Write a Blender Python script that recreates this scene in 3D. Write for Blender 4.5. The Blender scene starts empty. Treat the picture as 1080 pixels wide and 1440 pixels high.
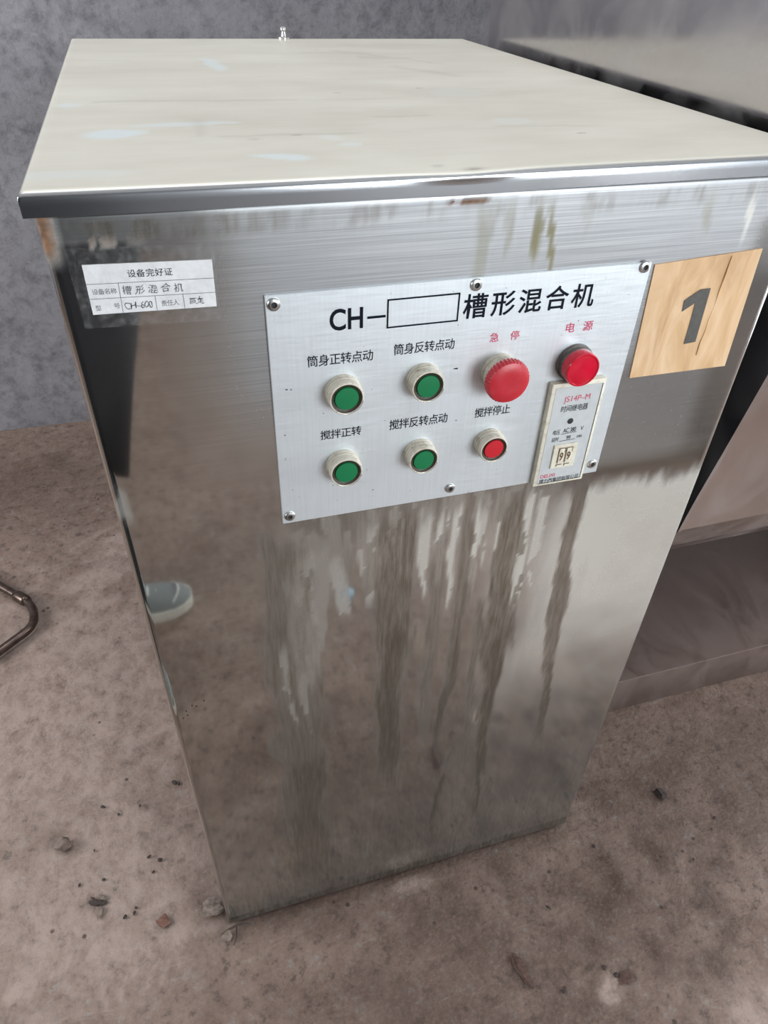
import bpy, bmesh, math, random
import numpy as np
from mathutils import Vector, Matrix

random.seed(7)
RNG = np.random.RandomState(11)
SC = bpy.context.scene
COL = SC.collection
PI = math.pi

# ------------------------------------------------------------------ camera, light, exposure
cam_d = bpy.data.cameras.new('camera')
cam_d.sensor_fit = 'VERTICAL'
cam_d.sensor_height = 24.0
cam_d.lens = 24.0 * 988.97 / 1440.0
cam_d.clip_start = 0.01
cam = bpy.data.objects.new('camera', cam_d)
COL.objects.link(cam)
cam.location = (0.0730016, -0.4958115, 1.2252797)
cam.rotation_euler = (0.88775822, -0.02793275, -0.29322605)
SC.camera = cam

SC.view_settings.view_transform = 'Standard'
SC.view_settings.look = 'None'
SC.view_settings.gamma = 1.0
SC.view_settings.use_curve_mapping = False
SC.view_settings.exposure = 0.0

world = bpy.data.worlds.new('sky')
SC.world = world
world.use_nodes = True
world.node_tree.nodes['Background'].inputs[0].default_value = (0.75, 0.85, 1.0, 1)
world.node_tree.nodes['Background'].inputs[1].default_value = 0.6


def area(name, loc, target, sx, sy, power, col):
    d = bpy.data.lights.new(name, 'AREA')
    d.shape = 'RECTANGLE'
    d.size, d.size_y, d.energy, d.color = sx, sy, power, col
    o = bpy.data.objects.new(name, d)
    COL.objects.link(o)
    o.location = loc
    v = Vector(target) - Vector(loc)
    o.rotation_euler = v.to_track_quat('-Z', 'Y').to_euler()
    return o


# daylight entering by the big window in the wall behind the camera, by the door beside it, and a skylight in the ceiling
area('window_daylight', (1.72, -3.10, 1.45), (1.2, 0.0, 1.0), 1.7, 1.3, 103.0, (0.90, 0.96, 1.0))
area('doorway_daylight', (2.64, -0.48, 1.02), (0.6, -0.48, 0.7), 0.80, 1.9, 36.0, (0.95, 0.97, 1.0))
area('window_daylight_left', (-2.52, 0.45, 1.60), (0.0, 0.35, 0.6), 1.5, 1.2, 70.0, (0.97, 0.98, 1.0))
area('skylight_daylight', (0.30, 0.55, 2.93), (0.30, 0.55, 0.0), 1.4, 1.0, 25.0, (0.93, 0.97, 1.0))

# ------------------------------------------------------------------ helpers
def link(o, parent=None):
    COL.objects.link(o)
    if parent is not None:
        o.parent = parent
        m = Matrix.Identity(4)
        q = parent
        while q is not None:                       # locations only, no rotation on any parent
            m = Matrix.Translation(-q.location) @ m
            q = q.parent
        o.matrix_parent_inverse = m if parent is not None else o.matrix_parent_inverse
    return o


def tag(o, label=None, cat=None, group=None, kind=None):
    if label: o['label'] = label
    if cat: o['category'] = cat
    if group: o['group'] = group
    if kind: o['kind'] = kind
    return o


def thing(name, label, cat, loc=(0, 0, 0), group=None):
    o = bpy.data.objects.new(name, None)
    o.empty_display_size = 0.05
    COL.objects.link(o)
    o.location = loc
    return tag(o, label, cat, group)


def mesh_obj(name, verts, faces, mat, parent=None, smooth=False, label=None):
    m = bpy.data.meshes.new(name)
    m.from_pydata([tuple(v) for v in verts], [], [tuple(f) for f in faces])
    m.update()
    return fin(name, m, mat, parent, smooth, label)


def fin(name, m, mat, parent=None, smooth=False, label=None):
    mats = mat if isinstance(mat, (list, tuple)) else [mat]
    for k in mats:
        m.materials.append(k)
    if smooth:
        for p in m.polygons: p.use_smooth = True
    o = bpy.data.objects.new(name, m)
    # put the origin at the shape's own centre
    n = len(m.vertices)
    co = np.empty(n * 3, np.float32); m.vertices.foreach_get('co', co); co = co.reshape(-1, 3)
    c = (co.min(0) + co.max(0)) / 2
    m.vertices.foreach_set('co', (co - c).ravel()); m.update()
    if parent is None:
        COL.objects.link(o); o.location = c
    else:
        COL.objects.link(o); o.parent = parent
        w = Vector((0, 0, 0)); q = parent
        while q is not None:
            w += q.location; q = q.parent
        o.location = Vector(c.tolist()) - w
    if label: o['label'] = label
    return o


def bm_obj(name, bm, mat, parent=None, smooth=False, label=None, autosmooth=None):
    bmesh.ops.recalc_face_normals(bm, faces=bm.faces[:])
    m = bpy.data.meshes.new(name)
    bm.to_mesh(m); bm.free()
    o = fin(name, m, mat, parent, smooth, label)
    if autosmooth:
        for e in m.edges: pass
        m.set_sharp_from_angle(angle=math.radians(autosmooth))
    return o


def add_box(bm, x0, x1, y0, y1, z0, z1, bevel=0.0, seg=2):
    r = bmesh.ops.create_cube(bm, size=1.0)
    vs = r['verts']
    for v in vs:
        v.co = Vector(((x0 + x1) / 2 + v.co.x * (x1 - x0), (y0 + y1) / 2 + v.co.y * (y1 - y0), (z0 + z1) / 2 + v.co.z * (z1 - z0)))
    if bevel > 0:
        es = list({e for v in vs for e in v.link_edges})
        bmesh.ops.bevel(bm, geom=es, offset=bevel, segments=seg, affect='EDGES', profile=0.5)


def box(name, x0, x1, y0, y1, z0, z1, mat, parent=None, bevel=0.0, seg=2, label=None, smooth=True):
    bm = bmesh.new()
    add_box(bm, x0, x1, y0, y1, z0, z1, bevel, seg)
    return bm_obj(name, bm, mat, parent, smooth and bevel > 0, label, autosmooth=35 if bevel > 0 else None)


def lathe(bm, prof, centre, axis='-y', n=48, wob=None):
    """prof: list of (radius, height along axis).  A radius of 0 closes the end."""
    c = Vector(centre)
    if axis == '-y':
        ux, uy, uz = Vector((1, 0, 0)), Vector((0, 0, 1)), Vector((0, -1, 0))
    else:
        ux, uy, uz = Vector((1, 0, 0)), Vector((0, 1, 0)), Vector((0, 0, 1))
    rings = []
    for r, h in prof:
        if r <= 1e-7:
            rings.append([bm.verts.new(c + uz * h)])
        else:
            ring = []
            for i in range(n):
                a = 2 * PI * i / n
                rr = r * (wob(i, h) if wob else 1.0)
                ring.append(bm.verts.new(c + ux * rr * math.cos(a) + uy * rr * math.sin(a) + uz * h))
            rings.append(ring)
    for a, b in zip(rings, rings[1:]):
        for i in range(n):
            j = (i + 1) % n
            if len(a) == 1 and len(b) == 1: continue
            if len(a) == 1: bm.faces.new((a[0], b[i], b[j]))
            elif len(b) == 1: bm.faces.new((a[i], a[j], b[0]))
            else: bm.faces.new((a[i], a[j], b[j], b[i]))


def lathe_obj(name, prof, centre, mat, parent=None, axis='-y', n=48, label=None, wob=None, sharp=35):
    bm = bmesh.new()
    lathe(bm, prof, centre, axis, n, wob)
    return bm_obj(name, bm, mat, parent, True, label, autosmooth=sharp)


def tube(bm, path, rad, n=14, closed_ends=True):
    pts = [Vector(p) for p in path]
    rings = []
    t0 = (pts[1] - pts[0]).normalized()
    up = Vector((0, 0, 1)) if abs(t0.z) < 0.9 else Vector((1, 0, 0))
    u = t0.cross(up).normalized()
    for i, p in enumerate(pts):
        t = (pts[min(i + 1, len(pts) - 1)] - pts[max(i - 1, 0)]).normalized()
        u = (u - t * u.dot(t)).normalized()
        w = t.cross(u)
        r = rad[i] if isinstance(rad, (list, tuple)) else rad
        rings.append([bm.verts.new(p + (u * math.cos(2 * PI * k / n) + w * math.sin(2 * PI * k / n)) * r) for k in range(n)])
    for a, b in zip(rings, rings[1:]):
        for k in range(n):
            bm.faces.new((a[k], a[(k + 1) % n], b[(k + 1) % n], b[k]))
    if closed_ends:
        bm.faces.new(rings[0][::-1]); bm.faces.new(rings[-1])


# text -> flat mesh printed on a plane of constant y
def text_mesh(name, s, x0, x1, z0, z1, y, mat, parent, weight=0.0, dz=0.0, slant=0.0, jitter=0.0, label=None, thick=0.00015, natural=True):
    def build(sp):
        c = bpy.data.curves.new('t', 'FONT')
        c.body = s; c.size = 1.0; c.offset = weight; c.resolution_u = 4
        c.space_character = sp
        o = bpy.data.objects.new('t', c)
        COL.objects.link(o)
        dg = bpy.context.evaluated_depsgraph_get(); dg.update()
        m = bpy.data.meshes.new_from_object(o.evaluated_get(dg))
        bpy.data.objects.remove(o); bpy.data.curves.remove(c)
        n = len(m.vertices)
        co = np.empty(n * 3, np.float32); m.vertices.foreach_get('co', co)
        return m, co.reshape(-1, 3)
    m, co = build(1.0)
    if natural and len(s) > 1:
        want = (x1 - x0) / (z1 - z0)
        h = np.ptp(co[:, 1]); a1 = np.ptp(co[:, 0]) / h
        m2, co2 = build(1.5)
        a2 = np.ptp(co2[:, 0]) / h
        sp = 1.0 + 0.5 * (want - a1) / max(a2 - a1, 1e-6)
        sp = min(max(sp, 0.9), 2.2)
        m, co = build(sp)
    mn, mx = co.min(0), co.max(0)
    u = (co[:, 0] - mn[0]) / (mx[0] - mn[0]); v = (co[:, 1] - mn[1]) / (mx[1] - mn[1])
    if jitter:
        u = u + jitter * np.sin(v * 5 + u * 21) * (z1 - z0) / (x1 - x0); v = v + jitter * np.sin(u * 17.0 + 1.3)
    X = x0 + u * (x1 - x0) + slant * v * (z1 - z0)
    Z = z0 + v * (z1 - z0) + dz * (u - 0.5)
    faces = [tuple(p.vertices) for p in m.polygons]
    vs = np.stack([X, np.full_like(X, y), Z], 1)
    # orient to face -y
    return mesh_obj(name, vs.tolist(), faces, mat, parent, label=label)


def rect_strokes(bm, segs, w, y):
    """thin printed lines on the plane y"""
    for (xa, za), (xb, zb) in segs:
        d = Vector((xb - xa, 0, zb - za)).normalized(); n = Vector((-d.z, 0, d.x)) * w / 2
        a, b = Vector((xa, y, za)) - d * w / 2, Vector((xb, y, zb)) + d * w / 2
        bm.faces.new([bm.verts.new(p) for p in (a - n, b - n, b + n, a + n)])


# ------------------------------------------------------------------ numpy noise (only to lay out dirt and painted shade on the sheets)
def vnoise(x, y, seed=0):
    xi, yi = np.floor(x).astype(int), np.floor(y).astype(int)
    xf, yf = x - xi, y - yi
    xf = xf * xf * (3 - 2 * xf); yf = yf * yf * (3 - 2 * yf)
    def h(a, b):
        k = (a * 374761393 + b * 668265263 + seed * 1442695041) & 0x7fffffff
        k = ((k ^ (k >> 13)) * 1274126177) & 0x7fffffff
        return ((k ^ (k >> 16)) & 0xffff) / 65535.0
    return (h(xi, yi) * (1 - xf) + h(xi + 1, yi) * xf) * (1 - yf) + (h(xi, yi + 1) * (1 - xf) + h(xi + 1, yi + 1) * xf) * yf


def fbm(x, y, seed=0, oct=4):
    s, a, t = 0, 0.5, 0
    for i in range(oct):
        s = s + a * vnoise(x * 2 ** i, y * 2 ** i, seed + i); t += a; a *= 0.5
    return s / t


def sstep(a, b, x):
    t = np.clip((x - a) / (b - a), 0, 1)
    return t * t * (3 - 2 * t)


# ------------------------------------------------------------------ node helpers
def new_mat(name):
    m = bpy.data.materials.new(name); m.use_nodes = True
    nt = m.node_tree
    return m, nt, nt.nodes['Principled BSDF']


def setv(nt, sock, v):
    if isinstance(v, bpy.types.NodeSocket): nt.links.new(v, sock)
    elif isinstance(v, tuple) and len(v) == 3 and sock.type == 'RGBA': sock.default_value = (*v, 1)
    else: sock.default_value = v


def ncoord(nt, scale=(1, 1, 1), loc=(0, 0, 0), rot=(0, 0, 0)):
    g = nt.nodes.new('ShaderNodeNewGeometry')
    mp = nt.nodes.new('ShaderNodeMapping')
    mp.inputs['Scale'].default_value = scale; mp.inputs['Location'].default_value = loc; mp.inputs['Rotation'].default_value = rot
    nt.links.new(g.outputs['Position'], mp.inputs['Vector'])
    return mp.outputs[0]


def noise(nt, scale=5.0, detail=4.0, rough=0.55, vec=None, dist=0.0):
    n = nt.nodes.new('ShaderNodeTexNoise')
    n.inputs['Scale'].default_value = scale; n.inputs['Detail'].default_value = detail
    n.inputs['Roughness'].default_value = rough; n.inputs['Distortion'].default_value = dist
    if vec is None: vec = ncoord(nt)
    nt.links.new(vec, n.inputs['Vector'])
    return n.outputs[0]


def rmp(nt, f, stops):
    r = nt.nodes.new('ShaderNodeValToRGB')
    e = r.color_ramp.elements
    while len(e) < len(stops): e.new(0.5)
    for k, (p, c) in zip(e, stops):
        k.position = p
        k.color = (c, c, c, 1) if not isinstance(c, tuple) else (*c, 1)
    nt.links.new(f, r.inputs[0])
    return r.outputs[0]


def mix(nt, f, a, b, mode='MIX'):
    n = nt.nodes.new('ShaderNodeMix'); n.data_type = 'RGBA'; n.blend_type = mode
    setv(nt, n.inputs[0], f); setv(nt, n.inputs[6], a); setv(nt, n.inputs[7], b)
    return n.outputs[2]


def mth(nt, op, a, b=0.0, clamp=False):
    n = nt.nodes.new('ShaderNodeMath'); n.operation = op; n.use_clamp = clamp
    setv(nt, n.inputs[0], a); setv(nt, n.inputs[1], b)
    return n.outputs[0]


def lerp(nt, f, a, b):
    n = nt.nodes.new('ShaderNodeMix'); n.data_type = 'FLOAT'
    setv(nt, n.inputs[0], f); setv(nt, n.inputs[2], a); setv(nt, n.inputs[3], b)
    return n.outputs[0]


def attr(nt, name):
    n = nt.nodes.new('ShaderNodeAttribute'); n.attribute_name = name
    return n.outputs['Fac']


def bump(nt, b, h, strength=0.2, dist=0.01):
    n = nt.nodes.new('ShaderNodeBump'); n.inputs['Strength'].default_value = strength; n.inputs['Distance'].default_value = dist
    nt.links.new(h, n.inputs['Height']); nt.links.new(n.outputs[0], b.inputs['Normal'])
    return n


def simple(name, col, rough=0.5, metal=0.0, var=0.0, vscale=60.0, spec=0.5, bmp=0.0):
    m, nt, b = new_mat(name)
    b.inputs['Roughness'].default_value = rough; b.inputs['Metallic'].default_value = metal
    b.inputs['Specular IOR Level'].default_value = spec
    f = noise(nt, vscale, 4)
    lo = tuple(c * (1 - var) for c in col); hi = tuple(min(1, c * (1 + var)) for c in col)
    setv(nt, b.inputs['Base Color'], rmp(nt, f, [(0.3, lo), (0.7, hi)]))
    if bmp: bump(nt, b, f, bmp, 0.001)
    return m


def grid_mesh(name, P, mat, parent, attrs=None, smooth=True, label=None):
    """P: (nu,nv,3) grid of points"""
    nu, nv = P.shape[:2]
    idx = np.arange(nu * nv).reshape(nu, nv)
    F = np.stack([idx[:-1, :-1], idx[1:, :-1], idx[1:, 1:], idx[:-1, 1:]], -1).reshape(-1, 4)
    m = bpy.data.meshes.new(name)
    m.from_pydata(P.reshape(-1, 3).tolist(), [], F.tolist())
    for k, v in (attrs or {}).items():
        a = m.attributes.new(k, 'FLOAT', 'POINT')
        a.data.foreach_set('value', np.ascontiguousarray(v, dtype=np.float32).ravel())
    m.update()
    return fin(name, m, mat, parent, smooth, label)


# ------------------------------------------------------------------ materials
# brushed / mirror stainless with grime (film, brush, rust, drip) and painted dimming carried by the sheet
def front_steel():
    m, nt, b = new_mat('weathered_stainless_steel')
    film0, brush, rust, drip, white = attr(nt, 'film'), attr(nt, 'brush'), attr(nt, 'rust'), attr(nt, 'drip'), attr(nt, 'chalk')
    soot_shade = attr(nt, 'soot_shade')
    fine = noise(nt, 1.0, 5, 0.65, ncoord(nt, (230, 230, 22)))
    film = mth(nt, 'MULTIPLY', film0, rmp(nt, fine, [(0.30, 0.35), (0.62, 1.0)]), True)
    hair = noise(nt, 1.0, 3, 0.6, ncoord(nt, (6, 6, 900)))
    specks = noise(nt, 1.0, 2, 0.5, ncoord(nt, (420, 420, 420)))
    steel = mix(nt, rmp(nt, hair, [(0.35, 0.0), (0.7, 1.0)]), (0.60, 0.60, 0.57), (0.66, 0.66, 0.63))
    brushed = mix(nt, rmp(nt, hair, [(0.35, 0.0), (0.66, 1.0)]), (0.31, 0.32, 0.33), (0.46, 0.47, 0.48))
    c = mix(nt, brush, steel, brushed)
    c = mix(nt, film, c, (0.195, 0.168, 0.125))
    c = mix(nt, mth(nt, 'MULTIPLY', white, 0.85), c, (0.70, 0.68, 0.61))
    c = mix(nt, mth(nt, 'MULTIPLY', soot_shade, rmp(nt, fine, [(0.25, 0.5), (0.6, 1.0)])), c, (0.16, 0.14, 0.11))
    c = mix(nt, drip, c, (0.24, 0.22, 0.13))
    rn = noise(nt, 140, 4)
    c = mix(nt, rust, c, rmp(nt, rn, [(0.3, (0.09, 0.045, 0.025)), (0.6, (0.27, 0.14, 0.07))]))
    setv(nt, b.inputs['Base Color'], c)
    dirt = mth(nt, 'ADD', mth(nt, 'MAXIMUM', mth(nt, 'MULTIPLY', film, 0.26), mth(nt, 'MULTIPLY', soot_shade, 0.20)), mth(nt, 'ADD', rust, mth(nt, 'ADD', mth(nt, 'MULTIPLY', drip, 0.9), mth(nt, 'MULTIPLY', white, 0.60))), True)
    met = mth(nt, 'SUBTRACT', mth(nt, 'SUBTRACT', 1.0, mth(nt, 'MULTIPLY', brush, 0.24)), dirt, True)
    setv(nt, b.inputs['Metallic'], met)
    r = mth(nt, 'ADD', lerp(nt, brush, 0.045, 0.40), mth(nt, 'MULTIPLY', dirt, 0.45), True)
    r = mth(nt, 'ADD', r, mth(nt, 'MULTIPLY', rmp(nt, specks, [(0.64, 0.0), (0.76, 1.0)]), 0.05), True)
    setv(nt, b.inputs['Roughness'], r)
    setv(nt, b.inputs['Specular IOR Level'], lerp(nt, soot_shade, 0.4, 0.12))
    wav = noise(nt, 3.2, 1.5, 0.4)
    h = mth(nt, 'ADD', wav, mth(nt, 'MULTIPLY', mth(nt, 'MULTIPLY', hair, brush), 0.015))
    bump(nt, b, h, 0.10, 0.02)
    return m


def lid_steel():
    m, nt, b = new_mat('dusty_stainless_steel')
    wipe, scr, edge = attr(nt, 'wipe'), attr(nt, 'scratch'), attr(nt, 'edge')
    cl = noise(nt, 5.0, 4, 0.55, ncoord(nt, (1, 2.2, 1)))
    fine = noise(nt, 1.0, 4, 0.6, ncoord(nt, (14, 160, 14)))
    dust = mix(nt, rmp(nt, cl, [(0.3, 0.0), (0.7, 1.0)]), (0.54, 0.505, 0.425), (0.655, 0.625, 0.54))
    dust = mix(nt, rmp(nt, fine, [(0.45, 0.0), (0.75, 0.20)]), dust, (0.72, 0.70, 0.64))
    dust = mix(nt, wipe, dust, (0.68, 0.73, 0.72))
    dust = mix(nt, scr, dust, (0.30, 0.27, 0.22))
    c = mix(nt, edge, dust, (0.43, 0.44, 0.45))
    setv(nt, b.inputs['Base Color'], c)
    setv(nt, b.inputs['Metallic'], lerp(nt, edge, 0.22, 1.0))
    setv(nt, b.inputs['Roughness'], lerp(nt, edge, lerp(nt, wipe, 0.50, 0.36), 0.22))
    wav = noise(nt, 5, 2, 0.5)
    bump(nt, b, wav, 0.12, 0.01)
    return m


def steel(name, col=(0.56, 0.55, 0.53), rough=0.22, dirt=0.3, dcol=(0.26, 0.22, 0.20), stretch=(1, 1, 1), metal=1.0, wscale=3.0, wstr=0.15, dscale=9.0):
    m, nt, b = new_mat(name)
    d = noise(nt, dscale, 5, 0.62, ncoord(nt, stretch), 0.6)
    f = rmp(nt, d, [(0.42, 0.0), (0.72, dirt)])
    n2 = noise(nt, 2.0, 3)
    base = mix(nt, n2, tuple(c * 0.86 for c in col), tuple(min(1, c * 1.1) for c in col))
    setv(nt, b.inputs['Base Color'], mix(nt, f, base, dcol))
    setv(nt, b.inputs['Metallic'], mth(nt, 'SUBTRACT', metal, f, True))
    setv(nt, b.inputs['Roughness'], mth(nt, 'ADD', rough, mth(nt, 'MULTIPLY', f, 0.5), True))
    bump(nt, b, noise(nt, wscale, 2, 0.5), wstr, 0.02)
    return m


def floor_mat():
    m, nt, b = new_mat('stained_concrete')
    pale, stain_shade = attr(nt, 'pale'), attr(nt, 'stain_shade')
    big = noise(nt, 3.0, 6, 0.66, None, 0.4)
    mid = noise(nt, 13, 7, 0.72, None, 0.3)
    fine = noise(nt, 120, 5, 0.7)
    c = mix(nt, rmp(nt, big, [(0.3, 0.0), (0.7, 1.0)]), (0.145, 0.095, 0.075), (0.229, 0.164, 0.131))
    c = mix(nt, rmp(nt, mid, [(0.40, 0.0), (0.72, 0.55)]), c, (0.282, 0.211, 0.172))
    c = mix(nt, rmp(nt, mid, [(0.24, 0.55), (0.42, 0.0)]), c, (0.102, 0.063, 0.049))
    c = mix(nt, rmp(nt, fine, [(0.30, 0.45), (0.50, 0.0)]), c, (0.092, 0.061, 0.047))
    fl = noise(nt, 45, 7, 0.75)
    c = mix(nt, rmp(nt, fl, [(0.36, 0.85), (0.47, 0.0)]), c, (0.075, 0.056, 0.048))
    c = mix(nt, rmp(nt, fl, [(0.55, 0.0), (0.66, 0.65)]), c, (0.27, 0.245, 0.225))
    c = mix(nt, rmp(nt, fine, [(0.58, 0.0), (0.75, 0.35)]), c, (0.324, 0.249, 0.206))
    # long curved trowel scuffs
    sc = noise(nt, 1.0, 4, 0.6, ncoord(nt, (5, 46, 1), rot=(0, 0, 0.6)), 2.2)
    c = mix(nt, rmp(nt, sc, [(0.62, 0.0), (0.70, 0.45), (0.76, 0.0)]), c, (0.317, 0.242, 0.199))
    wv = noise(nt, 5.0, 6, 0.7, None, 0.6)
    c = mix(nt, rmp(nt, wv, [(0.30, 0.6), (0.46, 0.0)]), c, (0.084, 0.058, 0.046))
    pn = noise(nt, 1.0, 7, 0.78, ncoord(nt, (30, 22, 20)), 0.25)
    sn = noise(nt, 160, 4, 0.7)
    c = mix(nt, mth(nt, 'MULTIPLY', stain_shade, rmp(nt, sn, [(0.30, 0.55), (0.55, 1.0)])), c, (0.060, 0.034, 0.025))
    c = mix(nt, mth(nt, 'MULTIPLY', pale, rmp(nt, pn, [(0.34, 0.0), (0.58, 1.0)])), c, (0.353, 0.274, 0.234))
    vo = nt.nodes.new('ShaderNodeTexVoronoi'); vo.inputs['Scale'].default_value = 34
    nt.links.new(ncoord(nt), vo.inputs['Vector'])
    vm = noise(nt, 8, 2)
    sp = mth(nt, 'MULTIPLY', rmp(nt, vo.outputs['Distance'], [(0.09, 1.0), (0.15, 0.0)]), rmp(nt, vm, [(0.52, 0.0), (0.60, 0.8)]))
    c = mix(nt, sp, c, (0.035, 0.022, 0.017))
    setv(nt, b.inputs['Base Color'], c)
    setv(nt, b.inputs['Roughness'], rmp(nt, mid, [(0.3, 0.72), (0.7, 0.55)]))
    b.inputs['Specular IOR Level'].default_value = 0.35
    h = mth(nt, 'ADD', mth(nt, 'MULTIPLY', mid, 0.6), mth(nt, 'ADD', mth(nt, 'MULTIPLY', fine, 0.25), mth(nt, 'MULTIPLY', pale, 0.2)))
    bump(nt, b, h, 0.5, 0.012)
    return m


def wall_mat(name, a, c2, dark):
    m, nt, b = new_mat(name)
    big = noise(nt, 2.2, 6, 0.66, None, 0.2)
    mid = noise(nt, 26, 7, 0.74, None, 0.15)
    fine = noise(nt, 90, 5, 0.7)
    c = mix(nt, rmp(nt, big, [(0.3, 0.0), (0.7, 1.0)]), a, c2)
    c = mix(nt, rmp(nt, mid, [(0.46, 0.0), (0.68, 0.75)]), c, dark)
    c = mix(nt, rmp(nt, fine, [(0.55, 0.0), (0.75, 0.3)]), c, dark)
    c = mix(nt, rmp(nt, mid, [(0.25, 0.35), (0.42, 0.0)]), c, tuple(min(1, k * 1.35) for k in c2))
    setv(nt, b.inputs['Base Color'], c)
    b.inputs['Roughness'].default_value = 0.75
    b.inputs['Specular IOR Level'].default_value = 0.3
    bump(nt, b, mth(nt, 'ADD', mid, mth(nt, 'MULTIPLY', fine, 0.4)), 0.25, 0.01)
    return m


def panel_mat():
    m, nt, b = new_mat('brushed_aluminium_plate')
    hair = noise(nt, 1.0, 4, 0.6, ncoord(nt, (520, 520, 14)))
    hair2 = noise(nt, 1.0, 4, 0.6, ncoord(nt, (30, 30, 700)))
    c = mix(nt, rmp(nt, hair, [(0.35, 0.0), (0.7, 1.0)]), (0.725, 0.775, 0.80), (0.775, 0.825, 0.85))
    dirt = noise(nt, 26, 5, 0.7)
    c = mix(nt, rmp(nt, dirt, [(0.62, 0.0), (0.80, 0.45)]), c, (0.56, 0.55, 0.50))
    sp = noise(nt, 260, 2, 0.5)
    c = mix(nt, rmp(nt, sp, [(0.75, 0.0), (0.80, 0.8)]), c, (0.10, 0.10, 0.10))
    setv(nt, b.inputs['Base Color'], c)
    b.inputs['Metallic'].default_value = 0.62
    setv(nt, b.inputs['Roughness'], rmp(nt, hair2, [(0.3, 0.34), (0.7, 0.46)]))
    bump(nt, b, hair, 0.04, 0.001)
    return m


def paper_wood():
    m, nt, b = new_mat('wood_print_card')
    g = noise(nt, 1.0, 5, 0.6, ncoord(nt, (26, 26, 7), rot=(0, 0.12, 0)), 1.4)
    c = rmp(nt, g, [(0.28, (0.46, 0.27, 0.125)), (0.50, (0.62, 0.395, 0.205)), (0.72, (0.74, 0.53, 0.33))])
    st = noise(nt, 1.0, 3, 0.5, ncoord(nt, (60, 60, 9), rot=(0, 0.1, 0)), 0.8)
    c = mix(nt, rmp(nt, st, [(0.56, 0.0), (0.70, 0.5)]), c, (0.78, 0.58, 0.38))
    setv(nt, b.inputs['Base Color'], c)
    b.inputs['Roughness'].default_value = 0.55
    return m


def paper_mat():
    m, nt, b = new_mat('white_label_paper')
    n = noise(nt, 60, 4)
    setv(nt, b.inputs['Base Color'], rmp(nt, n, [(0.3, (0.70, 0.70, 0.70)), (0.65, (0.80, 0.80, 0.80))]))
    b.inputs['Roughness'].default_value = 0.4
    return m


def film_mat():
    m, nt, b = new_mat('clear_tape')
    tr = nt.nodes.new('ShaderNodeBsdfTransparent')
    mx = nt.nodes.new('ShaderNodeMixShader')
    n = noise(nt, 160, 4, 0.7)
    nt.links.new(rmp(nt, n, [(0.45, 0.012), (0.80, 0.10)]), mx.inputs[0])
    b.inputs['Base Color'].default_value = (0.6, 0.6, 0.6, 1); b.inputs['Roughness'].default_value = 0.25
    out = nt.nodes['Material Output']
    nt.links.new(tr.outputs[0], mx.inputs[1]); nt.links.new(b.outputs[0], mx.inputs[2]); nt.links.new(mx.outputs[0], out.inputs[0])
    return m


def aged_plastic(name, col, dirtcol, amount=0.5, scale=130, rough=0.45):
    m, nt, b = new_mat(name)
    n = noise(nt, scale, 5, 0.7)
    n2 = noise(nt, scale * 3, 3, 0.6)
    c = mix(nt, rmp(nt, n, [(0.50, 0.0), (0.72, amount)]), col, dirtcol)
    c = mix(nt, rmp(nt, n2, [(0.62, 0.0), (0.75, amount)]), c, tuple(k * 0.5 for k in dirtcol))
    setv(nt, b.inputs['Base Color'], c)
    b.inputs['Roughness'].default_value = rough
    bump(nt, b, n2, 0.1, 0.0008)
    return m


M_front = front_steel()
M_lid = lid_steel()
M_body = steel('cabinet_side_steel', (0.50, 0.50, 0.49), 0.25, 0.35)
M_trough = steel('trough_stainless_steel', (0.63, 0.58, 0.565), 0.17, 0.30, (0.34, 0.28, 0.26), (1.0, 1.0, 0.35), wstr=0.2)
M_plate = steel('trough_end_steel', (0.60, 0.575, 0.57), 0.11, 0.22, (0.30, 0.26, 0.25), (1, 1, 1), wstr=0.12, wscale=2.0)
M_plinth = steel('plinth_stainless_steel', (0.22, 0.168, 0.145), 0.36, 0.55, (0.10, 0.072, 0.062), (1.6, 0.7, 0.7), wstr=0.12, dscale=6.5, metal=0.72)
M_bright = simple('bright_steel', (0.72, 0.72, 0.70), 0.22, 1.0, 0.12, 300)
M_screw = simple('screw_steel', (0.55, 0.55, 0.53), 0.3, 1.0, 0.2, 400)
M_dark = simple('dark_recess', (0.015, 0.015, 0.015), 0.6)
M_floor = floor_mat()
M_wall = wall_mat('grey_plaster', (0.235, 0.231, 0.247), (0.355, 0.35, 0.368), (0.125, 0.122, 0.135))
M_wall2 = wall_mat('pale_plaster', (0.34, 0.35, 0.38), (0.42, 0.43, 0.46), (0.27, 0.27, 0.29))
M_ceil = simple('painted_ceiling', (0.62, 0.62, 0.62), 0.8, 0, 0.05, 3)
M_panel = panel_mat()
M_ink = simple('black_ink', (0.006, 0.008, 0.014), 0.7, spec=0.1)
M_ink_soft = simple('faded_ink', (0.10, 0.10, 0.11), 0.6)
M_pen = simple('pen_ink', (0.035, 0.035, 0.05), 0.6)
M_red_ink = simple('red_ink', (0.56, 0.03, 0.10), 0.5)
M_card = paper_wood()
M_card_ink = simple('charcoal_print', (0.070, 0.066, 0.058), 0.6, 0, 0.2, 200)
M_paper = paper_mat()
M_tape = film_mat()
M_beige = aged_plastic('aged_cream_plastic', (0.62, 0.575, 0.475), (0.26, 0.20, 0.125), 0.7)
M_relay = aged_plastic('aged_relay_plastic', (0.70, 0.66, 0.54), (0.32, 0.22, 0.12), 0.5, 90)
M_face = simple('relay_face', (0.60, 0.63, 0.63), 0.35, 0.25, 0.05, 120)
M_green = aged_plastic('green_plastic', (0.002, 0.165, 0.055), (0.01, 0.12, 0.05), 0.25, 110, 0.35)
M_red = aged_plastic('red_plastic', (0.52, 0.012, 0.022), (0.28, 0.01, 0.01), 0.25, 110, 0.35)
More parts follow.
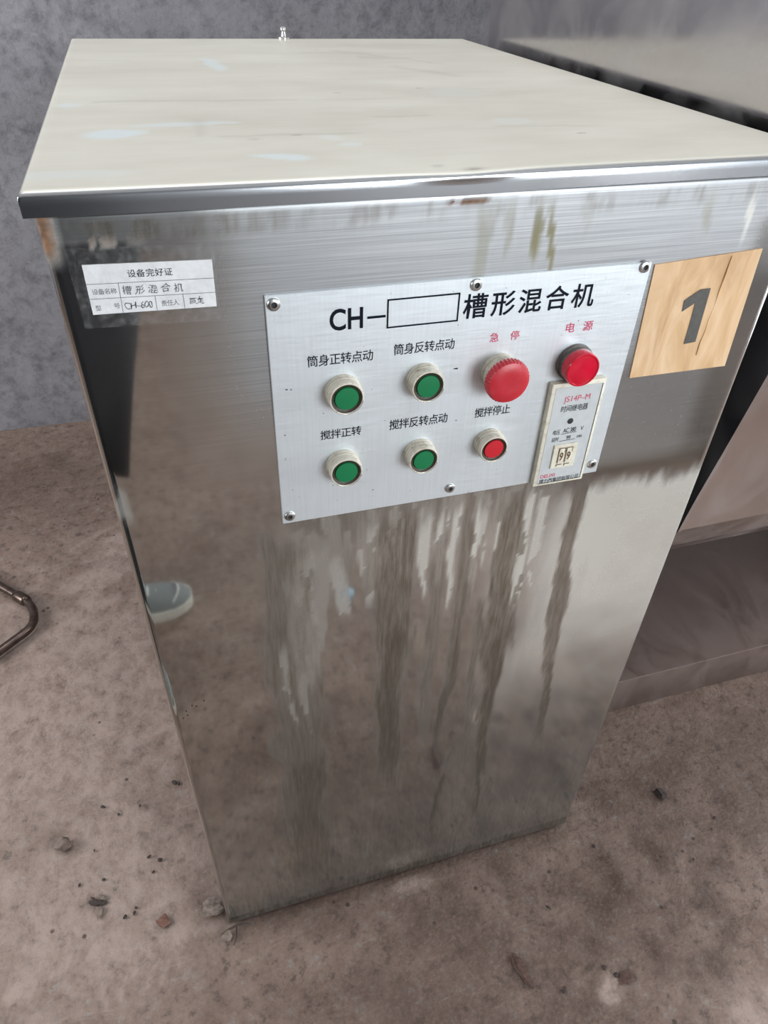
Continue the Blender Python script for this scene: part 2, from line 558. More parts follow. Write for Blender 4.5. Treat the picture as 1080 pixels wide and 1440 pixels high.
M_estop = aged_plastic('worn_red_plastic', (0.47, 0.016, 0.028), (0.55, 0.09, 0.10), 0.25, 90, 0.38)
M_bezel = aged_plastic('grimy_bezel', (0.030, 0.024, 0.016), (0.16, 0.11, 0.06), 0.5, 260, 0.5)
M_chrome = simple('tarnished_chrome', (0.52, 0.48, 0.40), 0.3, 1.0, 0.3, 260)
M_brown_metal = simple('rusty_brown_tube', (0.115, 0.082, 0.068), 0.28, 0.85, 0.35, 60)
M_rust = simple('rust', (0.17, 0.09, 0.05), 0.9, 0, 0.5, 200, bmp=0.5)
M_crumb = simple('dark_crumb', (0.040, 0.028, 0.024), 0.8, 0, 0.5, 300)
M_leaf = simple('dry_leaf', (0.070, 0.035, 0.025), 0.7, 0, 0.5, 200)
M_brick = simple('red_brown_flake', (0.155, 0.075, 0.055), 0.8, 0, 0.35, 200)
M_stone = simple('mortar_lump', (0.185, 0.140, 0.115), 0.85, 0, 0.35, 120, bmp=0.6)
M_mortar = simple('broken_mortar', (0.185, 0.145, 0.12), 0.9, 0, 0.4, 150, bmp=0.8)


def lens_mat():
    m, nt, b = new_mat('red_lamp_lens')
    n = noise(nt, 60, 3)
    setv(nt, b.inputs['Base Color'], rmp(nt, n, [(0.3, (0.50, 0.002, 0.02)), (0.7, (0.62, 0.004, 0.03))]))
    b.inputs['Roughness'].default_value = 0.18
    b.inputs['Coat Weight'].default_value = 0.4
    return m


M_lens = lens_mat()

# ------------------------------------------------------------------ the room
RX0, RX1, RY0, RY1, RZ = -2.6, 2.7, -3.2, 1.63, 3.0


def floor_sheet():
    fx = np.unique(np.concatenate([np.linspace(RX0 - .1, -0.62, 14), np.arange(-0.62, 1.45, 0.0065), np.linspace(1.45, RX1 + .1, 10)]))
    fy = np.unique(np.concatenate([np.linspace(RY0 - .1, -0.42, 18), np.arange(-0.42, 1.10, 0.0065), np.linspace(1.10, RY1 + .1, 12)]))
    X, Y = np.meshgrid(fx, fy, indexing='ij')
    w1, w2 = fbm(X * 22, Y * 22, 3), fbm(X * 22, Y * 22, 9)
    def blob(cx, cy, rx, ry, ang=0.0, soft=0.6):
        c, s = math.cos(ang), math.sin(ang)
        dx, dy = X - cx, Y - cy
        u = (dx * c + dy * s) / rx; v = (-dx * s + dy * c) / ry
        d = np.sqrt(u * u + v * v) + (w1 - 0.5) * 1.1
        return 1 - sstep(1 - soft, 1.0 + soft * 0.3, d)
    pale = np.zeros_like(X)
    for a in [(-.25, .50, .30, .45, .1), (-.22, .12, .22, .22, .2), (-.275, .15, .035, .045, .3), (-.30, .10, .05, .03, .8), (-.235, .02, .08, .02, .5), (-.30, .0, .05, .03, .4),
              (-.12, .98, .10, .09, .2), (-.20, .88, .12, .06, .5), (-.33, .50, .07, .05, .2), (-.20, .62, .05, .10, .3), (.545, -.25, .03, .02, .7),
              (.73, -.35, .08, .06, 0.2), (-.25, .36, .09, .04, .6), (-.06, .36, .05, .05, 0), (-.13, .20, .05, .05, 0),
              (.30, -.02, .04, .012, -.1), (-.12, .06, .04, .03, .2),
              (1.15, -.62, .50, .24, .1), (.75, -.75, .35, .20, .1), (1.2, -.35, .35, .10, .1)]:  # these broad blobs paint a daylit floor pool for the steel to mirror
        pale = np.maximum(pale, blob(*a) * 0.8)
    # comb-like scratches swept through the wet concrete, left foreground
    for (cx, cy, R, a0, a1, n) in [(-.150, -.075, .085, 1.2, 2.7, 9)]:
        for k in range(n):
            ox = (k - n / 2) * 0.0095
            dx, dy = X - (cx + ox), Y - cy
            r = np.sqrt((dx * 2.1) ** 2 + dy ** 2)
            a = np.arctan2(dy, dx)
            g = np.exp(-((r - R) / 0.0042) ** 2) * sstep(0.3, 0.6, a) * (1 - sstep(2.7, 3.0, a)) * sstep(.35, .5, w2)
            pale = np.maximum(pale, g * 0.75)
    def scratch(xa, ya, xb, yb, w, s, bend=0.0):
        d = np.hypot(xb - xa, yb - ya); ux, uy = (xb - xa) / d, (yb - ya) / d
        t = ((X - xa) * ux + (Y - ya) * uy) / d
        q = -(X - xa) * uy + (Y - ya) * ux - bend * t * (1 - t) * 4 - (w1 - .5) * 0.012
        return s * np.exp(-(q / w) ** 2) * sstep(-.02, .08, t) * (1 - sstep(.9, 1.02, t))
    for a in [(-.40, .36, -.16, .56, .006, .8, .03), (-.17, .52, -.10, .60, .005, .8, 0), (-.12, .72, -.06, .78, .006, .7, .01), (-.28, .98, -.10, 1.08, .008, .6, .02),
              (-.36, .05, -.20, .14, .006, .7, .02), (-.33, .0, -.22, .07, .008, .6, .01), (-.25, .75, -.09, .72, .006, .6, .02)]:
        pale = np.maximum(pale, scratch(*a))
    stain_shade = .66 * blob(.34, -.20, .56, .28, .12, .9) * (.6 + .8 * w2) + .42 * blob(1.0, .0, .45, .32, 0, .9) + .5 * blob(-.42, 1.30, .5, .25, 0, .9)  # first blob: browner concrete plus painted shade in front of the cabinet
    stain_shade = np.clip(stain_shade, 0, 1)
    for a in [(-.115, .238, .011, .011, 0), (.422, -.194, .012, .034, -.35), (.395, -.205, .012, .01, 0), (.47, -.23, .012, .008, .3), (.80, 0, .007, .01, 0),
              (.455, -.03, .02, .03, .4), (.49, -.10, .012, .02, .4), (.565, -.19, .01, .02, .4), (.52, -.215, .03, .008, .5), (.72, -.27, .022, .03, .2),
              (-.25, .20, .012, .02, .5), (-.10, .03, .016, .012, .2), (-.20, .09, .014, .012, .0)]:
        stain_shade = np.maximum(stain_shade, blob(*a) * 0.7)
    # painted contact shade along the cabinet's foot and a cracked line running from it
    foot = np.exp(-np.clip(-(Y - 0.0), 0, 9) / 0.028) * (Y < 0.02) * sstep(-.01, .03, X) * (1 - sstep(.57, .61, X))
    stain_shade = np.maximum(stain_shade, foot * (0.55 + 0.6 * w2))
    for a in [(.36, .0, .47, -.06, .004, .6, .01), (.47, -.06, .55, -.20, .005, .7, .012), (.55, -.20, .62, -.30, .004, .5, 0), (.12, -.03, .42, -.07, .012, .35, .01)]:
        stain_shade = np.maximum(stain_shade, scratch(*a))
    Z = (fbm(X * 9, Y * 9, 5) - 0.5) * 0.003
    Z = np.where((np.abs(X) < 3), Z - 0.0015, Z)
    return grid_mesh('floor', np.stack([X, Y, Z], -1), M_floor, None, {'pale': pale, 'stain_shade': stain_shade})


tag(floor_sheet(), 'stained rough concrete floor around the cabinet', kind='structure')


def structure(name, x0, x1, y0, y1, z0, z1, mat, label=None):
    return tag(box(name, x0, x1, y0, y1, z0, z1, mat), label, kind='structure')


structure('wall_back', RX0, RX1, RY1, RY1 + 0.1, -0.02, RZ, M_wall, 'mottled grey plaster wall behind the cabinet')


def wall_with_hole(name, x0, x1, y0, y1, z0, z1, hx0, hx1, hz0, hz1, mat):
    bm = bmesh.new()
    for a in [(x0, hx0, z0, z1), (hx1, x1, z0, z1), (hx0, hx1, z0, hz0), (hx0, hx1, hz1, z1)]:
        add_box(bm, a[0], a[1], y0, y1, a[2], a[3])
    return tag(bm_obj(name, bm, mat), None, kind='structure')


wall_with_hole('wall_front', RX0, RX1, RY0 - 0.1, RY0, -0.02, RZ, 0.82, 2.62, 0.75, 2.15, M_wall2)


def wall_left():
    bm = bmesh.new()
    hy0, hy1, hz0, hz1 = -0.35, 1.25, 0.95, 2.25
    for a in [(RY0, hy0, -0.02, RZ), (hy1, RY1, -0.02, RZ), (hy0, hy1, -0.02, hz0), (hy0, hy1, hz1, RZ)]:
        add_box(bm, RX0 - 0.1, RX0, a[0], a[1], a[2], a[3])
    return tag(bm_obj('wall_left', bm, M_wall2), None, kind='structure')


wall_left()


def wall_right():
    bm = bmesh.new()
    for a in [(RY0, -0.92, -0.02, RZ), (-0.04, RY1, -0.02, RZ), (-0.92, -0.04, 2.05, RZ)]:
        add_box(bm, RX1, RX1 + 0.1, a[0], a[1], a[2], a[3])
    return tag(bm_obj('wall_right', bm, M_wall2), None, kind='structure')


wall_right()


def ceiling():
    bm = bmesh.new()
    hx0, hx1, hy0, hy1 = -0.42, 1.02, 0.02, 1.08
    for a in [(RX0, hx0, RY0, RY1), (hx1, RX1, RY0, RY1), (hx0, hx1, RY0, hy0), (hx0, hx1, hy1, RY1)]:
        add_box(bm, a[0], a[1], a[2], a[3], RZ, RZ + 0.1)
    return tag(bm_obj('ceiling', bm, M_ceil), None, kind='structure')


ceiling()
# a low concrete threshold and a short partition to the right of the photographer (both seen mirrored in the cabinet's front)
structure('trim_1', 1.02, 1.58, -1.62, -0.945, -0.01, 0.058, M_mortar, 'low concrete threshold mirrored in the cabinet front')
tag(box('steel_tank', 1.60, 2.20, -2.4, -0.92, -0.001, 0.72, M_trough, None, 0.01), 'low grey steel tank beside the concrete threshold, seen only as a reflection', 'tank')

# ------------------------------------------------------------------ the control cabinet
W, H, D = 0.600, 1.0868, 0.792
ZT, LO = 1.1025, 0.0055          # lid top, lid overhang
cab = thing('control_cabinet', 'tall stainless steel mixer control cabinet with button panel, standing on the concrete floor', 'control cabinet', (W / 2, D / 2, 0))


def profile_edge(lo, hi, step, r, depth, ns=4, nd=3):
    """positions across a sheet with rolled edges: returns (pos, drop)"""
    p, d = [], []
    for k in range(nd): p.append(lo); d.append(r + (depth - r) * (1 - k / nd))
    for k in range(ns + 1):
        a = PI / 2 * k / ns
        p.append(lo + r * (1 - math.cos(a))); d.append(r * (1 - math.sin(a)))
    n = max(2, int((hi - lo - 2 * r) / step))
    for x in np.linspace(lo + r, hi - r, n + 1)[1:-1]: p.append(x); d.append(0.0)
    for k in range(ns + 1):
        a = PI / 2 * (1 - k / ns)
        p.append(hi - r * (1 - math.cos(a))); d.append(r * (1 - math.sin(a)))
    for k in range(1, nd + 1): p.append(hi); d.append(r + (depth - r) * k / nd)
    return np.array(p), np.array(d)


def front_sheet():
    px, dx = profile_edge(0.0, W, 0.0032, 0.0045, 0.014)
    pz, dz = profile_edge(0.004, 1.0866, 0.0034, 0.0035, 0.012)
    X, Z = np.meshgrid(px, pz, indexing='ij')
    DR = np.maximum(dx[:, None], dz[None, :])
    # the folded frame along the top stands a hair proud of the sheet below it
    Y = DR + 0.0
    w_lo = fbm(X * 30, Z * 5, 21); w_mid = fbm(X * 90, Z * 22, 31); w_hi = fbm(X * 240, Z * 60, 41); big = fbm(X * 7, Z * 7, 51)
    film = np.zeros_like(X)
    def streak(pts, wid, s, taper=0.25, rag=1.0):
        zs = np.array([p[1] for p in pts][::-1]); xs = np.array([p[0] for p in pts][::-1]); ws = np.array(list(wid)[::-1])
        cx = np.interp(Z, zs, xs); ww = np.interp(Z, zs, ws)
        u = np.abs(X - cx + (w_lo - .5) * 0.03 * rag) / ww + (w_mid - .5) * 0.9 * rag
        L = zs[-1] - zs[0]
        e = sstep(zs[0] - .02, zs[0] + taper * L, Z + (w_lo - .5) * .16) * (1 - sstep(zs[-1] - .02, zs[-1] + .02, Z + (w_mid - .5) * .05))
        return s * (1 - sstep(0.65, 1.05, u)) * e
    S = [([(.141, .79), (.138, .64), (.142, .44), (.143, .05)], [.030, .034, .036, .040], .80),
         ([(.252, .80), (.257, .60), (.262, .30)], [.026, .026, .018], .95),
         ([(.300, .76), (.298, .45), (.30, .33)], [.008, .010, .005], .75),
         ([(.326, .785), (.325, .50), (.322, .33)], [.007, .007, .004], .85),
         ([(.373, .80), (.382, .57), (.404, .20)], [.016, .021, .013], .95),
         ([(.352, .64), (.366, .22)], [.007, .009], .80),
         ([(.345, .30), (.338, .12)], [.006, .004], .90),
         ([(.395, .30), (.402, .10)], [.005, .004], .90),
         ([(.449, .805), (.463, .545), (.490, .24)], [.013, .012, .007], .85),
         ([(.205, .80), (.200, .72)], [.012, .008], .5),
         ([(.232, .79), (.230, .66)], [.014, .010], .6),
         ([(.345, .81), (.342, .72)], [.010, .005], .6)]
    for pts, wd, s in S:
        film = np.maximum(film, streak(pts, wd, s))
    # fingered edge below the panel
    fing = (1 - sstep(.0, .05 + .09 * (fbm(X * 70, Z * 6, 77)), .806 - Z)) * (Z < .812) * sstep(.12, .17, X) * (1 - sstep(.41, .45, X))
    film = np.maximum(film, .65 * fing * (Z < .81))
    # general haze, growing to the foot; the left strip stays a mirror
    haze = 0.22 * (1 - sstep(.05, .45, Z)) + 0.10 * big
    haze *= sstep(.02, .20, X) * 0.9 + 0.1
    film = np.maximum(film, haze)
    soot_shade = 1.0 * (1 - sstep(.024, .034, Z - .012 * (X - .3) + (w_mid - .5) * .016 * (X < .48))) * (.75 + .5 * w_lo)
    soot_shade = np.maximum(soot_shade, .50 * (1 - sstep(.0, .52, Z)) * (.7 + .6 * big))  # lower half darkened: the dim mirrored floor is painted into the colour
    for pts, wd, s_ in [([(.146, .40), (.143, .04)], [.026, .034], .55), ([(.259, .62), (.263, .28)], [.016, .014], .55), ([(.390, .55), (.404, .20)], [.013, .011], .6), ([(.345, .36), (.338, .10)], [.005, .003], .8), ([(.397, .30), (.402, .09)], [.004, .003], .8), ([(.47, .50), (.489, .25)], [.007, .006], .5), ([(.327, .60), (.322, .34)], [.005, .004], .5)]:
        soot_shade = np.maximum(soot_shade, streak(pts, wd, s_, .3, 1.3))
    band = sstep(1.062, 1.068, Z + (w_mid - .5) * .006) * (1 - sstep(1.080, 1.082, Z))
    film = np.maximum(film, band * .25 * w_mid)
    # brushed, dull region: the upper part right of the label, and the whole right shoulder
    bx = sstep(.045, .16, X + (w_lo - .5) * .03)
    brush = bx * sstep(.845, .98, Z + (big - .5) * .12)
    brush = np.maximum(brush, sstep(1.0655, 1.069, Z) * (.40 + .35 * sstep(.08, .2, X)))
    brush = brush * (1 - .88 * sstep(.46, .50, X) * (1 - sstep(.95, 1.04, Z)))
    brush = np.maximum(brush, .55 * bx * sstep(.80, .83, Z) * sstep(.13, .16, X))
    brush = brush * (1 - .55 * sstep(.545, .575, X) * sstep(1.062, 1.05, Z))
    brush = np.maximum(brush, .06 * sstep(.30, .46, X))
    # rust: upper left corner, and below the lid's lip in the middle
    rust = sstep(.62, .85, (1 - np.hypot((X + .002) / .060, (Z - 1.0675 + (w_lo - .5) * .004) / .0048)) + (w_mid - .3) * 1.1)
    rust = np.maximum(rust, (1 - sstep(.004, .012, X + (w_mid - .5) * .006)) * sstep(1.050, 1.066, Z) * .95)
    rust = np.maximum(rust, sstep(.56, .72, (1 - np.hypot((X - .293) / .030, (Z - 1.0795) / .0045)) * .55 + w_hi * .55))
    rust = np.maximum(rust, sstep(.50, .62, w_hi * .6 + w_mid * .5) * np.exp(-((Z - 1.0672 - (w_lo - .5) * .003) / .0022) ** 2) * (1 - sstep(.030, .075, X)) * .95)
    drip = np.zeros_like(X)
    soot_shade = np.maximum(soot_shade, .85 * sstep(.42, .60, w_mid * .6 + w_hi * .45) * sstep(1.0670, 1.0700, Z) * (1 - sstep(1.0800, 1.0830, Z)) * sstep(.006, .016, X) * (1 - sstep(.06, .22, X)))
    soot_shade = np.maximum(soot_shade, .45 * sstep(.50, .66, w_mid) * sstep(1.0660, 1.0720, Z) * (1 - sstep(1.079, 1.083, Z)))
    for pts, wd, s in [([(.3495, 1.068), (.349, 1.030)], [.0035, .0028], 1.0), ([(.361, 1.068), (.3685, 1.029)], [.0030, .0030], 1.0), ([(.3525, 1.066), (.356, 1.053)], [.0020, .0015], .8),
                       ([(.309, 1.071), (.306, 1.043)], [.010, .006], .40), ([(.325, 1.070), (.327, 1.046)], [.006, .003], .45), ([(.502, 1.066), (.507, 1.03)], [.006, .004], .45), ([(.392, 1.070), (.395, 1.055)], [.008, .004], .3)]:
        drip = np.maximum(drip, streak(pts, wd, s, .05, .12))
    chalk = np.zeros_like(X)
    for pts, wd, s in [([(.543, 1.076), (.545, 1.05), (.547, 1.03)], [.003, .0022, .003], 1.0), ([(.150, .74), (.150, .58)], [.010, .008], .16), ([(.180, .78), (.160, .60)], [.012, .010], .22)]:
        chalk = np.maximum(chalk, streak(pts, wd, s, .05, .25 if s > .9 else 1.0))
    # wiped dusty glaze on the right half
    chalk = np.maximum(chalk, .95 * sstep(.30, .50, X + (w_lo - .5) * .16) * sstep(.25, .72, Z + (big - .5) * .3) * (1 - sstep(.775, .800, Z + (w_mid - .5) * .03)) * (1 - np.clip(film * 1.5, 0, 1)) * (.6 + .6 * big))
    chalk = np.maximum(chalk, .20 * fing * (w_mid > .55))
    for (x_, z0_, z1_, w_, s_) in [(.283, .68, .795, .006, .55), (.297, .70, .79, .005, .6), (.312, .66, .80, .006, .6), (.334, .64, .80, .005, .65), (.345, .69, .795, .006, .5), (.362, .72, .80, .005, .6), (.392, .58, .80, .007, .6), (.408, .62, .80, .008, .55),
                                (.155, .56, .77, .006, .20), (.165, .64, .78, .006, .24), (.133, .50, .64, .006, .22), (.150, .47, .60, .005, .2), (.222, .70, .79, .010, .35), (.193, .66, .76, .010, .3)]:
        chalk = np.maximum(chalk, streak([(x_, z1_), (x_ - .002, (z0_ + z1_) / 2), (x_ + .003, z0_)], [w_, w_, w_ * .5], s_, .1, .8) * (.35 + .9 * (w_mid > .46)))
    # the scuffed foot of the dark mirrored area
    chalk = np.maximum(chalk, .40 * (1 - sstep(.3, 1.0, np.hypot((X - .0085) / .0085, (Z - .852) / .026) + (w_hi - .5) * 1.2)))
    P = np.stack([X, Y, Z], -1)
    return grid_mesh('front_panel', P, M_front, cab, {'film': film, 'brush': brush, 'rust': rust, 'drip': drip, 'chalk': chalk, 'soot_shade': soot_shade}, label='mirror-like steel front with dried drip streaks')


cb = box('cabinet_body', 0.0012, W - 0.0012, 0.0125, D, 0.0, H + 0.0005, [M_body, simple('black_gap_shade', (0.020, 0.020, 0.022), 0.7, 0, 0.3, 20, 0.2)], cab, 0.003)  # right side is black: shade of the narrow gap put into the colour
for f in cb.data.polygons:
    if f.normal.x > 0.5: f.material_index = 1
front_sheet()


def lid_sheet():
    px, dx = profile_edge(-LO, W + LO, 0.004, 0.0050, 0.0152)
    py, dy = profile_edge(-0.0075, 0.800, 0.004, 0.0050, 0.0152)
    X, Y = np.meshgrid(px, py, indexing='ij')
    DR = np.maximum(dx[:, None], dy[None, :])
    sag = 0.0006 * np.sin(X * 9) * sstep(.12, .0, Y) + 0.0012 * np.exp(-((X - .285) / .035) ** 2) * sstep(.03, .0, Y)
    Z = ZT - DR - sag
    Y2 = Y + 0.0012 * np.exp(-((X - .285) / .03) ** 2) * (DR > .004) * (Y < .01)
    n1, n2, n3 = fbm(X * 40, Y * 40, 5), fbm(X * 14, Y * 30, 15), fbm(X * 120, Y * 120, 25)
    wipe = np.zeros_like(X); scr = np.zeros_like(X)
    def blob(cx, cy, rx, ry, ang=0, s=1.0, soft=.5):
        c, q = math.cos(ang), math.sin(ang)
        u = ((X - cx) * c + (Y - cy) * q) / rx; v = (-(X - cx) * q + (Y - cy) * c) / ry
        d = np.hypot(u, v) + (n1 - .5) * .9
        return s * (1 - sstep(1 - soft, 1.05, d))
    for a in [(.052, .146, .028, .020, .1, .9), (.100, .176, .050, .010, .05, .6), (.165, .055, .028, .009, -.35, .85), (.225, .085, .012, .007, 0, .5), (.215, .11, .012, .016, .5, .35),
              (.012, .27, .012, .012, 0, .6), (.168, .53, .012, .060, .10, .75), (.02, .03, .05, .012, 0, .35), (.40, .30, .05, .03, 0, .2), (.39, .15, .03, .02, .3, .25)]:
        wipe = np.maximum(wipe, blob(*a))
    def line(xa, ya, xb, yb, w, s):
        d = math.hypot(xb - xa, yb - ya); ux, uy = (xb - xa) / d, (yb - ya) / d
        t = ((X - xa) * ux + (Y - ya) * uy) / d; q = -(X - xa) * uy + (Y - ya) * ux - (n1 - .5) * .008
        return s * np.exp(-(q / w) ** 2) * sstep(-.02, .1, t) * (1 - sstep(.85, 1.02, t)) * sstep(.2, .5, n3 + .15)
    for a in [(.06, .285, .34, .270, .0035, .30), (.12, .125, .25, .120, .003, .35), (.34, .66, .47, .50, .006, .22), (.36, .58, .44, .56, .012, .25), (.38, .50, .45, .40, .010, .22),
              (.27, .185, .33, .185, .003, .3), (.36, .13, .47, .12, .003, .25), (.29, .63, .40, .62, .004, .25), (.03, .285, .09, .29, .004, .3), (.115, .125, .12, .20, .005, .2)]:
        scr = np.maximum(scr, line(*a))
    for (cx, cy, r) in [(.2935, .002, .0035), (.327, .66, .002), (.30, .40, .0015), (.19, .122, .002), (.155, .112, .002), (.43, .094, .0018), (.365, .33, .0015), (.27, .31, .0015), (.27, .012, .002)]:
        scr = np.maximum(scr, np.exp(-(np.hypot((X - cx) / (2.0 * r), (Y - cy) / r)) ** 2) * .9)
    edge = sstep(.0006, .0018, DR)
    P = np.stack([X, Y2, Z], -1)
    return grid_mesh('lid', P, M_lid, cab, {'wipe': wipe, 'scratch': scr, 'edge': edge}, label='dusty stainless lid with a folded front lip')


lid = lid_sheet()
# flange and grease-nipple like bolt standing at the lid's back edge
bt = lathe_obj('lid_bolt', [(0, 0), (0.0095, 0), (0.0095, 0.003), (0.0042, 0.0036), (0.0030, 0.010), (0.0052, 0.0118), (0.0052, 0.0150), (0.003, 0.0165), (0, 0.0165)], (0.3035, 0.789, ZT), M_bright, cab, 'z', 20)

# ---- control panel plate with its printing
PX0, PX1, PZ0, PZ1, PY = 0.1377, 0.4612, 0.8088, 1.0238, -0.0022
panel = box('control_panel', PX0, PX1, PY, 0.0002, PZ0, PZ1, M_panel, cab, 0.0005, 1, 'white brushed aluminium operating plate')
TY = PY - 0.00025


def cap(s, x0, x1, z0, z1, mat=None, w=0.004, name='caption', **k):
    return text_mesh(name, s, x0, x1, z0, z1, TY, mat or M_ink, panel, w, **k)


cap('CH', 0.1855, 0.2118, 0.9915, 1.0090, name='title_text', w=0.018, natural=False)
bm = bmesh.new(); rect_strokes(bm, [((.2162, .9996), (.2290, .9996))], .0020, TY); bm_obj('title_dash', bm, M_ink, panel)
cap('槽形混合机', 0.2945, 0.4125, 0.9900, 1.0110, name='title_text', w=0.013)
bm = bmesh.new()
bx0, bx1, bz0, bz1 = 0.2316, 0.2902, 0.9898, 1.0122
rect_strokes(bm, [((bx0, bz0), (bx1, bz0)), ((bx1, bz0), (bx1, bz1)), ((bx1, bz1), (bx0, bz1)), ((bx0, bz1), (bx0, bz0))], 0.0013, TY)
bm_obj('title_box', bm, M_ink, panel)
cap('筒身正转点动', 0.1668, 0.2204, 0.9632, 0.9730)
cap('筒身反转点动', 0.2376, 0.2900, 0.9652, 0.9750)
cap('搅拌正转', 0.1755, 0.2112, 0.8940, 0.9032)
cap('搅拌反转点动', 0.2364, 0.2902, 0.8944, 0.9046)
cap('搅拌停止', 0.3162, 0.3508, 0.8948, 0.9046)
cap('急 停', 0.3214, 0.3482, 0.9673, 0.9755, M_red_ink)
cap('电 源', 0.3918, 0.4176, 0.9681, 0.9772, M_red_ink)
# small chips in the plate's finish
for (x, z, w, h) in [(.1492, .9461, .0030, .0012), (.2937, .9466, .0050, .0016), (.1454, .9039, .0014, .0014), (.2988, .8950, .0014, .0012), (.1530, .9456, .0020, .0008)]:
    bm = bmesh.new(); n = 7
    bm.faces.new([bm.verts.new((x + w / 2 * math.cos(2 * PI * k / n) * random.uniform(.6, 1.1), TY, z + h / 2 * math.sin(2 * PI * k / n) * random.uniform(.6, 1.1))) for k in range(n)])
    bm_obj('paint_chip', bm, M_ink, panel)


def screw(x, z, face_y, parent):
    s = lathe_obj('screw', [(0.0050, 0), (0.0051, 0.0008), (0.0044, 0.0018), (0.0030, 0.0023), (0.0023, 0.0023), (0.0020, 0.0006), (0, 0.0006)], (x, face_y, z), [M_screw, M_dark], parent, '-y', 24)
    for f in s.data.polygons:
        if math.hypot(f.center.x, f.center.z) < 0.0021 and f.center.y > -0.0008: f.material_index = 1
    return s


for x, z in [(.144, 1.0170), (.3034, 1.0181), (.4546, 1.0203), (.1446, .8172), (.2998, .8192), (.4532, .8205)]:
    screw(x, z, PY, panel)


for (x, z, r_) in [(0.0164, 0.5664, .0009), (0.0236, 0.5740, .0009), (0.0277, 0.5711, .0009), (0.0370, 0.5779, .0009), (0.0117, 0.5551, .0009), (0.0168, 0.5584, .0009)]:
    lathe_obj('tar_speck', [(r_, 0), (r_ * .7, .0006), (0, .0008)], (x, .0002, z), M_ink, bpy.data.objects['front_panel'], '-y', 8)


# ---- push buttons: cream collar, dark bezel, coloured cap
def push_button(x, z, cap_mat, label, r=0.0148, h=0.0142):
    base = (x, PY, z)
    collar = lathe_obj('push_button', [(r * 1.03, 0.0), (r * 1.03, h * .20), (r * 0.985, h * .24), (r * 0.985, h * .30), (r * 1.02, h * .34), (r * 1.02, h * .48), (r * .985, h * .52), (r * .985, h * .57),
                                       (r * 1.0, h * .62), (r * .98, h * .92), (r * .94, h * .99), (r * .88, h), (r * .86, h * .96), (r * .86, h * .55), (0, h * .55)], base, M_beige, cab, '-y', 56, label=label)
    lathe_obj('bezel_ring', [(r * .865, h * .80), (r * .865, h * .985), (r * .83, h * .985), (r * .78, h * .93), (r * .70, h * .90), (r * .67, h * .62)], base, M_bezel, collar, '-y', 48, 'grimy dark ring')
    lathe_obj('button_cap', [(r * .68, h * .60), (r * .68, h * .93), (r * .655, h * .975), (r * .45, h * .99), (0, h * .995)], base, cap_mat, collar, '-y', 48,
              'green cap' if cap_mat is M_green else 'red cap')
    bm = bmesh.new()
    pts = []
    for k in range(33):
        a = -PI * 0.72 + PI * 0.66 * k / 32
        pts.append((x + r * .93 * math.cos(a), PY - h * .985, z + r * .93 * math.sin(a)))
    tube(bm, pts, r * .030, 8)
    bm_obj('worn_rim', bm, M_chrome, collar, True, 'bare metal lower rim')
    return collar


push_button(.1952, .9388, M_green, 'green push button, upper left of the plate')
push_button(.2646, .9405, M_green, 'green push button, upper row beside the mushroom button')
push_button(.1945, .8660, M_green, 'green push button at the lower left')
push_button(.2655, .8664, M_green, 'green push button at the lower middle', r=.0142)
push_button(.3335, .8668, M_red, 'red push button in the lower row', r=.0140)

# ---- emergency stop: cream collar with a ribbed red mushroom
ex, ez = .3335, .9395
es = lathe_obj('emergency_stop_button', [(.0168, 0), (.0168, .004), (.0160, .0046), (.0160, .0056), (.0166, .0062), (.0160, .0125), (.0135, .0150), (.0, .0150)], (ex, PY, ez), M_beige, cab, '-y', 56, 'emergency stop button')
lathe_obj('mushroom_cap', [(.0120, .0130), (.0183, .0140), (.0190, .0152), (.0190, .0205), (.0181, .0228), (.0150, .0240), (.0095, .0246), (.0060, .0243), (0, .0246)], (ex, PY, ez), M_estop, es, '-y', 144,
          'red ribbed mushroom cap', wob=lambda i, h: (1.0 + (.028 if (i % 4) < 2 else -.012)) if .0135 < h < .0215 else 1.0)
# ---- indicator lamp
ix, iz = .4062, .9395
il = lathe_obj('indicator_lamp', [(.0172, 0), (.0172, .0035), (.0160, .0042), (.0158, .0080), (.0150, .0085), (0, .0085)], (ix, PY, iz), simple('dusty_black_plastic', (.10, .085, .075), .5, 0, .4, 150), cab, '-y', 56, 'red indicator lamp')
lathe_obj('lamp_lens', [(.0158, .0078), (.0160, .0165), (.0152, .0178), (.0140, .0178), (.0136, .0172), (.010, .0178), (0, .0184)], (ix, PY, iz), M_lens, il, '-y', 56, 'red lens')

# ---- time relay at the lower right of the plate
RX_0, RX_1, RZ_0, RZ_1, RY_ = .3860, .4410, .8085, .9225, -0.0092
relay = box('time_relay', RX_0, RX_1, RY_, PY + .0001, RZ_0, RZ_1, M_relay, cab, 0.0011, 2, 'cream time relay let into the plate')
FY = RY_ - 0.0003
box('relay_face', RX_0 + .0040, RX_1 - .0030, FY, RY_ + .0002, RZ_0 + .003, RZ_1 - .004, M_face, relay, 0.0, label='grey printed face')
RTY = FY - 0.00015


def rcap(s, x0, x1, z0, z1, mat=M_ink, w=.004, **k):
    return text_mesh('relay_lettering', s, x0, x1, z0, z1, RTY, mat, relay, w, **k)


